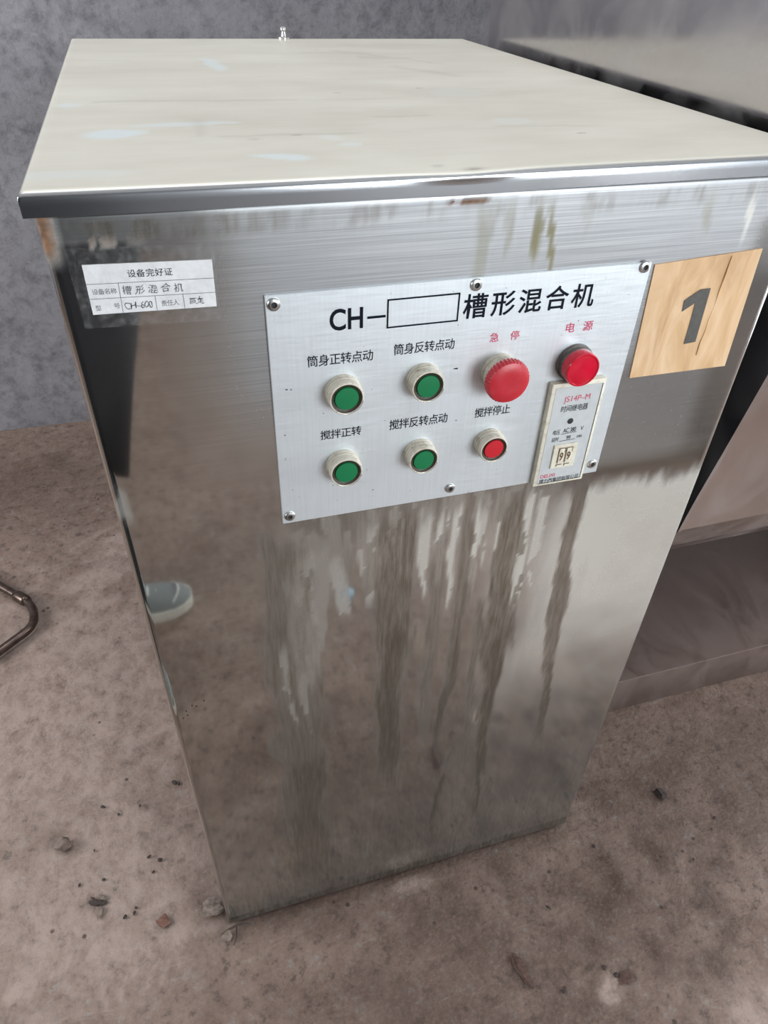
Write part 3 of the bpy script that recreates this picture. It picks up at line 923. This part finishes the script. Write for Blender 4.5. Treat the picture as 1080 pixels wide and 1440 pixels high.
kx, kz = -0.0008, -0.0030     # the face stands proud of the plate, so its printing is stepped in a little
rcap('JS14P–M', .4010 + kx, .4278 + kx, .9040 + kz, .9118 + kz, M_red_ink, .0, natural=False)
rcap('时间继电器', .4000 + kx, .4278 + kx, .8952 + kz, .9022 + kz)
rcap('电压', .3960, .4035, .8680, .8735)
rcap('AC 380', .4065, .4200, .8690, .8740)
rcap('V', .4248, .4280, .8692, .8738)
rcap('延时', .3960, .4035, .8600, .8652)
rcap('99', .4115, .4160, .8606, .8652)
rcap('min', .4228, .4282, .8612, .8648)
rcap('DELIXI', .3922, .4078, .8182, .8222, M_red_ink, .008)
rcap('德力西集团有限公司', .3918, .4350, .8113, .8168, M_ink, .005)
bm = bmesh.new()
rect_strokes(bm, [((.4050, .8678), (.4210, .8684)), ((.4050, .8598), (.4210, .8604))], .0005, RTY)
rect_strokes(bm, [((RX_1 - .0036, RZ_0 + .004), (RX_1 - .0036, RZ_1 - .005)), ((RX_0 + .0046, RZ_0 + .0034), (RX_1 - .0036, RZ_0 + .0034))], .0007, RTY)
bm_obj('printed_line', bm, M_ink, relay)
lathe_obj('adjusting_screw', [(.0030, 0), (.0030, .0004), (.0024, .0006), (0, .0006)], (.4118, FY, .8815), M_dark, relay, '-y', 20, 'black adjusting screw')
tw = box('thumbwheel_window', .4000, .4252, FY - .0016, FY + .0003, .8290, .8562, M_relay, relay, .0005, 1, 'cream thumbwheel window')
M_grime = simple('brown_grime', (.13, .075, .035), .7, 0, .4, 400)
for cx in (.4090, .4168):
    wheel = box('thumbwheel', cx - .0030, cx + .0030, FY - .0024, FY - .0012, .8360, .8525, M_relay, relay, .0006, 2, 'small numbered thumbwheel')
    bm = bmesh.new()
    rect_strokes(bm, [((cx - .0030, .8358), (cx - .0030, .8528)), ((cx - .0030, .8528), (cx + .0030, .8528)), ((cx + .0030, .8480), (cx + .0030, .8528))], .0007, FY - .0026)
    bm_obj('thumbwheel_edge', bm, M_grime, wheel)
    text_mesh('thumbwheel_digit', '9', cx - .0020, cx + .0020, .8385, .8480, FY - .0026, M_grime, wheel, .03)
for cx in (.4085, .4170):
    bm = bmesh.new()
    rect_strokes(bm, [((cx - .0026, .8335), (cx + .0026, .8335)), ((cx - .0026, .8335), (cx - .0026, .8318))], .0009, FY - .0019)
    bm_obj('thumbwheel_mark', bm, M_grime, relay)

# ---- inspection label under clear tape, upper left
bm = bmesh.new()
lab = [(.0207, 1.0545), (.1043, 1.0520), (.1036, 1.0187), (.0203, 1.0204)]
def quad_sheet(bm, q, y0, y1, nx=8, nz=6, bulge=0.0):
    top = []
    for lay, y in ((0, y0), (1, y1)):
        g = []
        for i in range(nx + 1):
            for j in range(nz + 1):
                u, v = i / nx, j / nz
                x = (q[0][0] * (1 - u) + q[1][0] * u) * (1 - v) + (q[3][0] * (1 - u) + q[2][0] * u) * v
                z = (q[0][1] * (1 - u) + q[1][1] * u) * (1 - v) + (q[3][1] * (1 - u) + q[2][1] * u) * v
                g.append(bm.verts.new((x, y - bulge * math.sin(u * PI) * math.sin(v * PI), z)))
        top.append(g)
    k = nz + 1
    for lay in (0, 1):
        g = top[lay]
        for i in range(nx):
            for j in range(nz):
                f = (g[i * k + j], g[(i + 1) * k + j], g[(i + 1) * k + j + 1], g[i * k + j + 1])
                bm.faces.new(f if lay else f[::-1])
    a, b = top
    rim = [i * k for i in range(nx + 1)] + [nx * k + j for j in range(1, nz + 1)] + [i * k + nz for i in range(nx - 1, -1, -1)] + [j for j in range(nz - 1, 0, -1)]
    for p, q2 in zip(rim, rim[1:] + rim[:1]):
        bm.faces.new((a[p], a[q2], b[q2], b[p]))


quad_sheet(bm, lab, -0.0005, 0.0001)
label_o = bm_obj('inspection_label', bm, M_paper, cab, label='white equipment inspection label with handwriting')
LY = -0.00062
def lt(s, x0, x1, z0, z1, mat=M_ink, w=.002, dz=0.0, **k):
    return text_mesh('label_lettering', s, x0, x1, z0, z1, LY, mat, label_o, w, dz=dz, **k)


lt('设备完好证', .0478, .0770, 1.0437, 1.0491, dz=-.0008, w=.006)
lt('设备名称', .0230, .0388, 1.0340, 1.0380, M_ink_soft, dz=-.0004)
lt('槽形混合机', .0420, .0820, 1.0322, 1.0382, M_pen, .0, dz=-.0008, jitter=.07, slant=.12)
lt('型', .0230, .0265, 1.0232, 1.0268, M_ink_soft)
lt('号', .0350, .0388, 1.0235, 1.0272, M_ink_soft)
lt('CH–600', .0415, .0602, 1.0222, 1.0270, M_pen, -.004, jitter=.06, slant=.1)
lt('责任人', .0662, .0782, 1.0222, 1.0264, M_ink_soft)
lt('高龙', .0850, .0950, 1.0218, 1.0270, M_pen, -.002, jitter=.08, slant=.1)
bm = bmesh.new()
rect_strokes(bm, [((.0206, 1.0416), (.1042, 1.0392)), ((.0206, 1.0314), (.1040, 1.0290)), ((.0408, 1.0408), (.0400, 1.0203)), ((.0629, 1.0303), (.0627, 1.0200)), ((.0816, 1.0298), (.0815, 1.0196))], .00035, LY)
bm_obj('label_ruling', bm, M_ink_soft, label_o)
bm = bmesh.new()
quad_sheet(bm, [(.0122, 1.0658), (.1070, 1.0630), (.1052, 1.0085), (.0130, 1.0112)], -0.0012, -0.0008, 4, 4)
bm_obj('clear_tape', bm, M_tape, label_o, label='clear tape over the label')

# ---- number card, right of the plate
bm = bmesh.new()
def card_outline():
    q = [(.4655, 1.0208), (.5716, 1.0268), (.5772, .9137), (.4712, .9141)]
    return q
quad_sheet(bm, card_outline(), -0.0012, 0.0001, 14, 14, bulge=0.0012)
card = bm_obj('number_card', bm, M_card, cab, True, 'tan wood-print card with a 1', autosmooth=40)
one = [(.5290, .9958), (.5189, .9956), (.5049, .9867), (.5059, .9763), (.5172, .9834), (.5193, .9437), (.5314, .9447)]
bm = bmesh.new()
lo = [bm.verts.new((x, -0.0027, z)) for x, z in one]
bm.faces.new(lo)
bm_obj('numeral', bm, M_card_ink, card, label='dark numeral 1')
bm = bmesh.new()
crease = [(.541, 1.023), (.5405, 1.008), (.5395, .992), (.5400, .978), (.5385, .966), (.5390, .955), (.5375, .943), (.5380, .930)]
tube(bm, [(x, -0.0020 - .0004 * math.sin(i * 1.3), z) for i, (x, z) in enumerate(crease)], [.0003, .0008, .0009, .0007, .0010, .0007, .0008, .0003], 8)
bm_obj('card_crease', bm, M_card, card, True, 'peeling crease down the card')

# ---- rust crumbs lying in the seam below the lid
bm = bmesh.new()
for (x, z, s) in [(.272, 1.0805, .0018), (.279, 1.0800, .0026), (.2835, 1.0808, .0022), (.294, 1.0805, .0014), (.301, 1.0812, .0018), (.309, 1.0812, .0016), (.288, 1.0795, .0012)]:
    r = bmesh.ops.create_icosphere(bm, subdivisions=1, radius=s)
    for v in r['verts']:
        v.co = Vector((x + v.co.x * 1.6 * random.uniform(.7, 1.2), .0010 + v.co.y * .5, z + v.co.z * .6 * random.uniform(.7, 1.2)))
bm_obj('rust_patch', bm, M_rust, cab, label='brown rust patch under the lid lip')

# ------------------------------------------------------------------ the trough mixer on the right
mixer = thing('trough_mixer', 'large stainless steel trough mixer standing right of the control cabinet', 'mixer', (1.3, 0.40, 0))
XP, XE = 0.638, 2.05
YC, ZC, RR = 0.375, 0.807, 0.372


def fix_profile(inset, top=1.42):
    """U outline: front lip -> bottom -> back lip; the front wall leans in to a fold, then rounds under"""
    key = [(-.062, top), (-.030, 1.165), (.002, .898), (.0190, .785), (.0300, .7155), (.0380, .656), (.064, .603), (.095, .561), (.140, .516), (.220, .474), (.300, .452), (.375, .446)]
    pts = []
    for (a, b) in zip(key, key[1:]):
        for k in range(4):
            t = k / 4
            pts.append((a[0] * (1 - t) + b[0] * t, a[1] * (1 - t) + b[1] * t))
    pts.append(key[-1])
    pts += [(2 * YC - y, z) for y, z in pts[-2::-1]]
    out = []
    for k, (y, z) in enumerate(pts):
        a, b = pts[max(k - 1, 0)], pts[min(k + 1, len(pts) - 1)]
        d = math.hypot(b[0] - a[0], b[1] - a[1])
        out.append((y - (b[1] - a[1]) / d * inset, z + (b[0] - a[0]) / d * inset))
    return out


def trough_shell():
    bm = bmesh.new()
    out, inn = fix_profile(0.0), fix_profile(0.006)
    xs = np.linspace(XP + 0.004, XE, 24)
    def sheet(pr, flip):
        rows = [[bm.verts.new((x, y, z)) for y, z in pr] for x in xs]
        for a, b in zip(rows, rows[1:]):
            for k in range(len(pr) - 1):
                f = (a[k], a[k + 1], b[k + 1], b[k])
                bm.faces.new(f[::-1] if flip else f)
        return rows
    A, B = sheet(out, False), sheet(inn, True)
    for a, b in zip(A[0:1] + A[-1:], B[0:1] + B[-1:]):
        for k in range(len(a) - 1): bm.faces.new((a[k], a[k + 1], b[k + 1], b[k]))
    for e in (0, -1):
        for i in range(len(A) - 1): bm.faces.new((A[i][e], A[i + 1][e], B[i + 1][e], B[i][e]))
    return bm_obj('trough', bm, M_trough, mixer, True, 'rounded stainless trough shell', autosmooth=10)


trough_shell()


def end_plate(x0, x1):
    bm = bmesh.new()
    pr = fix_profile(-0.0015)
    a = [bm.verts.new((x0, y, z)) for y, z in pr]; b = [bm.verts.new((x1, y, z)) for y, z in pr]
    bm.faces.new(a); bm.faces.new(b[::-1])
    for k in range(len(pr)):
        j = (k + 1) % len(pr)
        bm.faces.new((a[k], b[k], b[j], a[j]))
    return bm_obj('end_plate', bm, M_plate, mixer, False, 'flat stainless end plate')


end_plate(XP, XP + 0.005)
end_plate(XE, XE + 0.005)
# the mixing shaft that joins trough and cabinet, and the bearing flange around it
bm = bmesh.new(); tube(bm, [(W - 0.001, YC, .80), (XP + .05, YC, .80)], .03, 24); bm_obj('mixing_shaft', bm, M_bright, mixer, True, autosmooth=40)
# plinth: a low stainless box whose top carries smears
bm = bmesh.new(); add_box(bm, W + 0.004, 2.15, 0.19, 0.72, -0.001, 0.0988, .0022, 2)
bm_obj('base', bm, M_plinth, mixer, True, 'low smeared stainless base', autosmooth=35)
# saddle that carries the trough on its base, out of the picture to the right
bm = bmesh.new(); add_box(bm, 1.62, 1.86, 0.24, 0.62, 0.0985, 0.52, .004, 2); bm_obj('saddle', bm, M_plinth, mixer, True, autosmooth=35)

# ------------------------------------------------------------------ bent brown tube lying on the floor at the left
tr = thing('bent_tube', 'bent brown metal tube lying on the concrete floor left of the cabinet', 'metal tube', (-0.45, 0.78, 0))
def rounded(pts, r=0.03, n=8):
    out = [Vector(pts[0])]
    for a, b, c in zip(pts, pts[1:], pts[2:]):
        a, b, c = Vector(a), Vector(b), Vector(c)
        d1, d2 = (a - b).normalized(), (c - b).normalized()
        p, q = b + d1 * r, b + d2 * r
        for k in range(n + 1):
            t = k / n
            out.append(p * (1 - t) ** 2 + b * 2 * t * (1 - t) + q * t * t)
    out.append(Vector(pts[-1]))
    return out


TH = .0145
bm = bmesh.new()
tube(bm, rounded([(-.74, .92, TH), (-.62, 1.10, TH), (-.345, .802, TH), (-.336, .735, TH), (-.44, .645, TH), (-.72, .62, TH)], .030), .0095, 14)
bm_obj('tube', bm, M_brown_metal, tr, True)
bm = bmesh.new(); tube(bm, [(-.386, .846, TH), (-.380, .840, TH), (-.364, .8225, TH), (-.358, .816, TH)], [.0115, .0135, .0135, .0115], 14); bm_obj('clamp_collar', bm, M_brown_metal, tr, True)

# ------------------------------------------------------------------ debris on the floor
def lump(name, loc, size, mat, label, cat, seed, sub=2, group=None, curl=0.0, kind=None):
    r = random.Random(seed)
    bm = bmesh.new()
    bmesh.ops.create_icosphere(bm, subdivisions=sub, radius=1.0)
    ph = [r.uniform(0, 6) for _ in range(6)]
    for v in bm.verts:
        d = v.co.normalized()
        k = 1 + .22 * math.sin(3.1 * d.x + ph[0]) + .2 * math.sin(4.3 * d.y + ph[1]) + .16 * math.sin(5.7 * d.z + 3 * d.x + ph[2]) + .12 * math.sin(8 * d.x + 7 * d.y + ph[3])
        v.co = Vector((d.x * size[0] * k, d.y * size[1] * k, d.z * size[2] * k + curl * (d.x ** 2)))
    zmin = min(v.co.z for v in bm.verts)
    a = r.uniform(0, PI)
    for v in bm.verts:
        x, y = v.co.x, v.co.y
        v.co = Vector((loc[0] + x * math.cos(a) - y * math.sin(a), loc[1] + x * math.sin(a) + y * math.cos(a), v.co.z - zmin - 0.0008))
    o = bm_obj(name, bm, mat, None, sub > 1, autosmooth=50)
    return tag(o, label, cat, group, kind)


lump('mortar_lump', (-.255, .203), (.016, .010, .010), M_stone, 'rounded grey mortar lump on the floor at the far left foreground', 'rubble', 3)
lump('brick_flake', (-.0985, .034), (.012, .0085, .0025), M_brick, 'flat red-brown flake on the floor left of the cabinet corner', 'flake', 4)
lump('dark_clod', (.8006, .001), (.008, .010, .005), M_crumb, 'small black clod alone on the floor right of the cabinet', 'clod', 5)
lump('dry_leaf', (.575, -.243), (.008, .013, .002), M_leaf, 'dark brown leaf scrap on a white patch at the bottom right', 'leaf', 6, curl=.002)
lump('mud_clod', (.424, -.190), (.009, .026, .003), M_leaf, 'long dark brown mud clod on the floor at the bottom', 'clod', 7)
lump('mortar_piece', (-.022, .030), (.020, .012, .009), M_mortar, 'broken mortar piece at the cabinet left front corner', 'rubble', 8)
lump('mortar_chip', (-.004, .004-.022), (.010, .006, .005), M_mortar, 'small mortar chip just in front of the cabinet corner', 'rubble', 18)
lump('plastic_scrap', (.360, -.650), (.020, .012, .004), simple('pale_blue_plastic', (.30, .44, .55), .4), 'pale blue plastic scrap on the floor, mirrored in the cabinet front', 'plastic scrap', 33, curl=.006)
tw_ = thing('dry_leaf', 'crumpled dry leaf with pale shreds on the floor at left', 'leaf', (-.1985, .0925, 0))
for k, (dx, dy, sx, sy, mt) in enumerate([(0, 0, .012, .004, M_crumb), (.008, .006, .009, .003, M_mortar), (-.006, .004, .008, .003, M_leaf), (.002, -.016, .008, .006, M_stone)]):
    o = lump('leaf_shred', (-.1985 + dx, .0925 + dy), (sx, sy, .0025), mt, None, None, 20 + k, 2)
    w = o.location.copy(); o.parent = tw_; o.location = w - tw_.location
tg = thing('twig', 'thin dark twig lying at the cabinet left front corner', 'twig', (.006, -.010, 0))
bm = bmesh.new()
tube(bm, [(-.012, -.012, .003), (.000, -.008, .005), (.014, -.006, .007), (.034, -.008, .004)], [.0014, .0018, .0015, .0008], 7)
bm_obj('stem', bm, M_crumb, tg, True)
bm = bmesh.new(); tube(bm, [(.012, -.0065, .0066), (.010, -.022, .003), (.004, -.032, .0015)], [.0012, .0010, .0006], 7); bm_obj('side_shoot', bm, M_crumb, tg, True)
gp = 'small dark crumbs scattered on the floor'
for k, (x, y, s) in enumerate([(-.1162, .1459, .0036), (-.0991, .1348, .0042), (-.1917, .2599, .0036), (-.0662, .2744, .0045), (-.058, .268, .003), (-.157, .058, .0035), (-.143, .060, .0030),
                               (-.19, .128, .003), (-.228, .130, .003), (-.1105, .118, .0028), (-.14, .068, .0026), (.629, -.0493, .0035), (.784, -.1196, .003), (.8695, -.0645, .003),
                               (-.165, .238, .0025), (-.128, .245, .0025), (-.205, .182, .0024), (.56, -.236, .004), (.548, -.222, .0034), (.47, -.232, .0036), (.505, -.12, .0036)]):
    lump('dark_crumb', (x, y), (s * 1.2, s * .8, s * .6), M_crumb, 'tiny dark crumb among those scattered on the concrete floor', 'crumb', 50 + k, 1, gp)

# ------------------------------------------------------------------ the person standing at the left, mirrored in the cabinet's front
M_skin = simple('skin', (0.50, 0.31, 0.22), 0.5, 0, 0.06, 40)
M_coat = simple('black_coat_cloth', (0.012, 0.013, 0.017), 0.75, 0, 0.25, 250)
M_trouser = simple('dark_trouser_cloth', (0.030, 0.030, 0.034), 0.85, 0, 0.2, 250)
M_shoe = simple('grey_blue_canvas', (0.160, 0.172, 0.172), 0.8, 0, 0.12, 300)
M_sole = simple('off_white_rubber', (0.62, 0.60, 0.54), 0.6, 0, 0.08, 120)
M_lace = simple('white_lace', (0.66, 0.66, 0.64), 0.8)
M_hair = simple('black_hair', (0.012, 0.010, 0.010), 0.5, 0, 0.3, 300)


def skin_obj(name, pts, edges, radii, root=0, sub=2):
    m = bpy.data.meshes.new(name)
    m.from_pydata(pts, edges, [])
    o = bpy.data.objects.new(name, m)
    COL.objects.link(o)
    md = o.modifiers.new('skin', 'SKIN')
    for k, r in enumerate(radii):
        v = m.skin_vertices[0].data[k]
        v.radius = (r, r) if not isinstance(r, tuple) else r
        v.use_root = (k == root)
    sb = o.modifiers.new('sub', 'SUBSURF'); sb.levels = sub; sb.render_levels = sub
    return o


def evaluated_parts(objs):
    dg = bpy.context.evaluated_depsgraph_get(); dg.update()
    bm = bmesh.new()
    for o in objs:
        me = bpy.data.meshes.new_from_object(o.evaluated_get(dg))
        bm.from_mesh(me)
        bpy.data.meshes.remove(me)
    for o in objs: bpy.data.objects.remove(o)
    return bm


def ellipsoid(bm, c, r, rot=None, n=3):
    q = bmesh.ops.create_icosphere(bm, subdivisions=n, radius=1.0)
    for v in q['verts']:
        p = Vector((v.co.x * r[0], v.co.y * r[1], v.co.z * r[2]))
        if rot: p = rot @ p
        v.co = p + Vector(c)


def build_person():
    AR, AL = (-0.205, -0.735), (-0.275, -0.455)          # ankles, right and left (the body faces +x)
    pel = (-0.215, -0.655, 0.90)
    P = [pel, (-.205, -.662, 1.04), (-.19, -.668, 1.20), (-.18, -.672, 1.33), (-.175, -.675, 1.42), (-.160, -.675, 1.50),
         (-.215, -.735, .86), (-.195, -.738, .48), (AR[0], AR[1], .09),
         (-.235, -.560, .86), (-.240, -.500, .48), (AL[0], AL[1], .09),
         (-.185, -.845, 1.385), (-.225, -.880, 1.11), (-.165, -.870, .875),
         (-.185, -.515, 1.385), (-.250, -.470, 1.11), (-.210, -.470, .875)]
    E_ = [(0, 1), (1, 2), (2, 3), (3, 4), (4, 5), (0, 6), (6, 7), (7, 8), (0, 9), (9, 10), (10, 11), (3, 12), (12, 13), (13, 14), (3, 15), (15, 16), (16, 17)]
    Rr = [(.13, .16), (.12, .145), (.12, .155), (.115, .165), (.075, .09), .054, .088, .060, .042, .088, .060, .042, .056, .042, .030, .056, .042, .030]
    body = skin_obj('b', P, E_, Rr)
    objs = [body]
    # hands: a palm and five separate bent fingers each
    for (wx, wy, wz, sy) in [(-.165, -.870, .875, -1), (-.210, -.470, .875, 1)]:
        pp = [(wx, wy, wz), (wx + .012, wy, wz - .045), (wx + .018, wy, wz - .085)]
        objs.append(skin_obj('palm', pp, [(0, 1), (1, 2)], [(.022, .026), (.016, .038), (.013, .038)], 0))
        for k, (off, ln) in enumerate([(.030, .066), (.010, .076), (-.011, .071), (-.030, .055)]):
            b = Vector((wx + .018 + off * .9, wy, wz - .080))
            q = [b, b + Vector((.004, -sy * .006, -ln * .45)), b + Vector((.004, -sy * .020, -ln * .78)), b + Vector((.002, -sy * .034, -ln))]
            objs.append(skin_obj('finger', [tuple(v) for v in q], [(0, 1), (1, 2), (2, 3)], [.0098, .0090, .0082, .0070], 0))
        b = Vector((wx + .030, wy, wz - .035))
        q = [b, b + Vector((.026, -sy * .012, -.022)), b + Vector((.034, -sy * .022, -.052))]
        objs.append(skin_obj('thumb', [tuple(v) for v in q], [(0, 1), (1, 2)], [.012, .0105, .0085], 0))
    bm = evaluated_parts(objs)
    hc = Vector((-.128, -.672, 1.605))
    ellipsoid(bm, hc, (.094, .074, .112)); ellipsoid(bm, hc + Vector((.036, 0, -.062)), (.052, .053, .052))
    ellipsoid(bm, hc + Vector((.097, 0, -.018)), (.017, .013, .026), Matrix.Rotation(-.35, 3, 'Y'))          # nose
    ellipsoid(bm, hc + Vector((.085, 0, -.064)), (.010, .024, .009)); ellipsoid(bm, hc + Vector((.083, 0, .018)), (.014, .052, .008))
    for q in (-1, 1):
        ellipsoid(bm, hc + Vector((-.004, q * .076, -.012)), (.019, .009, .031))
        ellipsoid(bm, hc + Vector((.074, q * .034, -.030)), (.018, .018, .022))
    m = bpy.data.meshes.new('person'); bm.to_mesh(m); bm.free()
    o = bpy.data.objects.new('tmp', m); COL.objects.link(o)
    rm = o.modifiers.new('r', 'REMESH'); rm.mode = 'VOXEL'; rm.voxel_size = .0055
    sm = o.modifiers.new('s', 'SMOOTH'); sm.factor = .5; sm.iterations = 4
    dg = bpy.context.evaluated_depsgraph_get(); dg.update()
    me = bpy.data.meshes.new_from_object(o.evaluated_get(dg))
    bpy.data.objects.remove(o)
    me.name = 'person'
    b2 = bmesh.new(); b2.from_mesh(me)
    left = set(b2.verts); isl = []
    while left:
        st_ = [left.pop()]; comp = [st_[0]]
        while st_:
            v = st_.pop()
            for e in v.link_edges:
                w = e.other_vert(v)
                if w in left: left.discard(w); st_.append(w); comp.append(w)
        isl.append(comp)
    isl.sort(key=len)
    print('islands', [len(c) for c in isl])
    for c in isl[:-1]: bmesh.ops.delete(b2, geom=c, context='VERTS')
    b2.to_mesh(me); b2.free()
    for p in me.polygons: p.use_smooth = True
    me.materials.clear(); me.materials.append(M_skin)
    o = bpy.data.objects.new('person', me); COL.objects.link(o)
    tag(o, 'person in a black coat and grey-blue sneakers mirrored in the cabinet front', 'person')
    # eyes and brows
    for q in (-1, 1):
        bm = bmesh.new(); ellipsoid(bm, hc + Vector((.0775, q * .032, .000)), (.010, .0135, .007)); bm_obj('eye', bm, M_dark, o, True)
    bm = bmesh.new(); ellipsoid(bm, hc + Vector((-.012, 0, .026)), (.098, .083, .104)); ellipsoid(bm, hc + Vector((-.045, 0, -.02)), (.062, .074, .085))
    bm_obj('hair', bm, M_hair, o, True)
    return o


def rings_obj(name, rings, mat, parent, n=48, rag=0.0, label=None, cap_top=False):
    """rings: (z, cx, cy, rx, ry)"""
    bm = bmesh.new()
    R_ = []
    for (z, cx, cy, rx, ry) in rings:
        row = []
        for k in range(n):
            a = 2 * PI * k / n
            ca, sa = math.cos(a), math.sin(a)
            f = 1 + .018 * math.sin(7 * a + z * 9) + .012 * math.sin(13 * a - z * 15)
            row.append(bm.verts.new((cx + rx * f * ca, cy + ry * f * sa, z + rag * (max(0, -ca) * .10 - max(0, ca) ** 5 * .115) * (1 if (z, cx, cy, rx, ry) == rings[0] else 0))))
        R_.append(row)
    for a, b in zip(R_, R_[1:]):
        for k in range(n): bm.faces.new((a[k], a[(k + 1) % n], b[(k + 1) % n], b[k]))
    if cap_top: bm.faces.new(R_[-1])
    bmesh.ops.recalc_face_normals(bm, faces=bm.faces[:])
    bmesh.ops.solidify(bm, geom=bm.faces[:], thickness=.003)
    return bm_obj(name, bm, mat, parent, True, label)


def limb_sleeve(name, pts, rad, mat, parent, label=None):
    bm = bmesh.new()
    P = []
    rr = []
    for i in range(len(pts) - 1):
        for k in range(8):
            t = k / 8
            P.append(Vector(pts[i]).lerp(Vector(pts[i + 1]), t)); rr.append((rad[i] * (1 - t) + rad[i + 1] * t) * (1 + .03 * math.sin(k * 2.1 + i)))
    P.append(Vector(pts[-1])); rr.append(rad[-1])
    tube(bm, P, rr, 24, False)
    return bm_obj(name, bm, mat, parent, True, label)


def sneaker(name, toe, heel_back, parent, side):
    """toe, heel: x of the tips; the shoe points along +x, y is its centre line"""
    x1, y = toe; x0 = heel_back
    L = x1 - x0
    st = [(0.0, .026, .000, .085), (.06, .035, .0, .092), (.18, .038, .0, .096), (.32, .038, .0, .092), (.45, .041, .0, .080), (.58, .046, .0, .068), (.72, .049, .0, .058), (.84, .046, .0, .052), (.93, .036, .0, .046), (.985, .020, .0, .038), (1.0, .008, .0, .030)]
    bm = bmesh.new()
    rows = []
    for (t, w, _, h) in st:
        row = []
        for k in range(17):
            a = PI * k / 16
            row.append(bm.verts.new((x0 + t * L, y + w * math.cos(a) * (1.0 if abs(math.cos(a)) > .01 else 1), .024 + (h - .024) * (math.sin(a) ** .7 if math.sin(a) > 0 else 0))))
        rows.append(row)
    for a, b in zip(rows, rows[1:]):
        for k in range(16): bm.faces.new((a[k], a[k + 1], b[k + 1], b[k]))
    bm.faces.new(rows[0]); bm.faces.new(rows[-1][::-1])
    up = bm_obj('shoe', bm, M_shoe, parent, True, 'grey-blue canvas sneaker')
    bm = bmesh.new()
    lo = []; hi = []; hi2 = []
    outl = [(t, w) for (t, w, _, h) in st]
    loop = [(x0 + t * L, y + (w + .004)) for t, w in outl] + [(x0 + t * L, y - (w + .004)) for t, w in outl[::-1]]
    for (px, py) in loop:
        rise = .006 * max(0, (px - x0) / L - .75) / .25
        lo.append(bm.verts.new((px, py, -.0002 + rise))); hi.append(bm.verts.new((px, py, .026 + rise)))
    n = len(loop)
    for k in range(n): bm.faces.new((lo[k], lo[(k + 1) % n], hi[(k + 1) % n], hi[k]))
    bm.faces.new(lo[::-1]); bm.faces.new(hi)
    bm_obj('sole', bm, M_sole, up, False, 'off-white rubber sole')
    bm = bmesh.new()
    for i, t in enumerate((.50, .57, .64, .71)):
        h = .078 - .055 * (t - .50) / .5
        pts = [(x0 + t * L, y + .030 * math.cos(a), h * .62 + h * .40 * math.sin(a)) for a in np.linspace(.15, PI - .15, 9)]
        tube(bm, pts, .0032, 6)
    for q in (-1, 1):
        tube(bm, [(x0 + .42 * L, y, .088), (x0 + .40 * L, y + q * .02, .094), (x0 + .46 * L, y + q * .042, .074), (x0 + .52 * L, y + q * .045, .060)], .003, 6)
    bm_obj('laces', bm, M_lace, up, True, 'white laces')
    bm = bmesh.new()
    tube(bm, [(x0 + (.80 + .10 * math.sin(a)) * L, y + .043 * math.cos(a) * (1 - .25 * math.sin(a)), .030 + .026 * math.sin(a) ** .8) for a in np.linspace(.02, PI - .02, 15)], .0022, 6)
    bm_obj('toe_seam', bm, M_lace, up, True, 'pale stitched toe seam')
    return up


pers = build_person()
sneaker('shoe', (.010, -.735), -.262, pers, -1)
sneaker('shoe', (-.062, -.455), -.334, pers, 1)
for pts in ([(-.218, -.725, .92), (-.195, -.738, .48), (-.210, -.735, .075)], [(-.232, -.575, .92), (-.240, -.500, .48), (-.278, -.457, .075)]):
    limb_sleeve('trouser_leg', pts, [.108, .086, .078], M_trouser, pers)
rings_obj('coat', [(.56, -.200, -.655, .150, .200), (.66, -.188, -.655, .186, .215), (.78, -.178, -.660, .204, .222), (.90, -.166, -.662, .212, .222), (1.0, -.163, -.664, .210, .216), (1.12, -.168, -.667, .198, .206),
                   (1.24, -.175, -.670, .182, .206), (1.34, -.180, -.672, .160, .200), (1.41, -.180, -.674, .120, .165), (1.455, -.172, -.675, .085, .095), (1.485, -.162, -.675, .074, .076)], M_coat, pers, rag=1.0, label='black coat')
for sgn, pts in ((-1, [(-.180, -.800, 1.385), (-.190, -.850, 1.36), (-.225, -.880, 1.11), (-.170, -.871, .895)]), (1, [(-.180, -.550, 1.385), (-.192, -.512, 1.36), (-.250, -.470, 1.11), (-.212, -.470, .895)])):
    limb_sleeve('coat_sleeve', pts, [.070, .074, .062, .050], M_coat, pers)
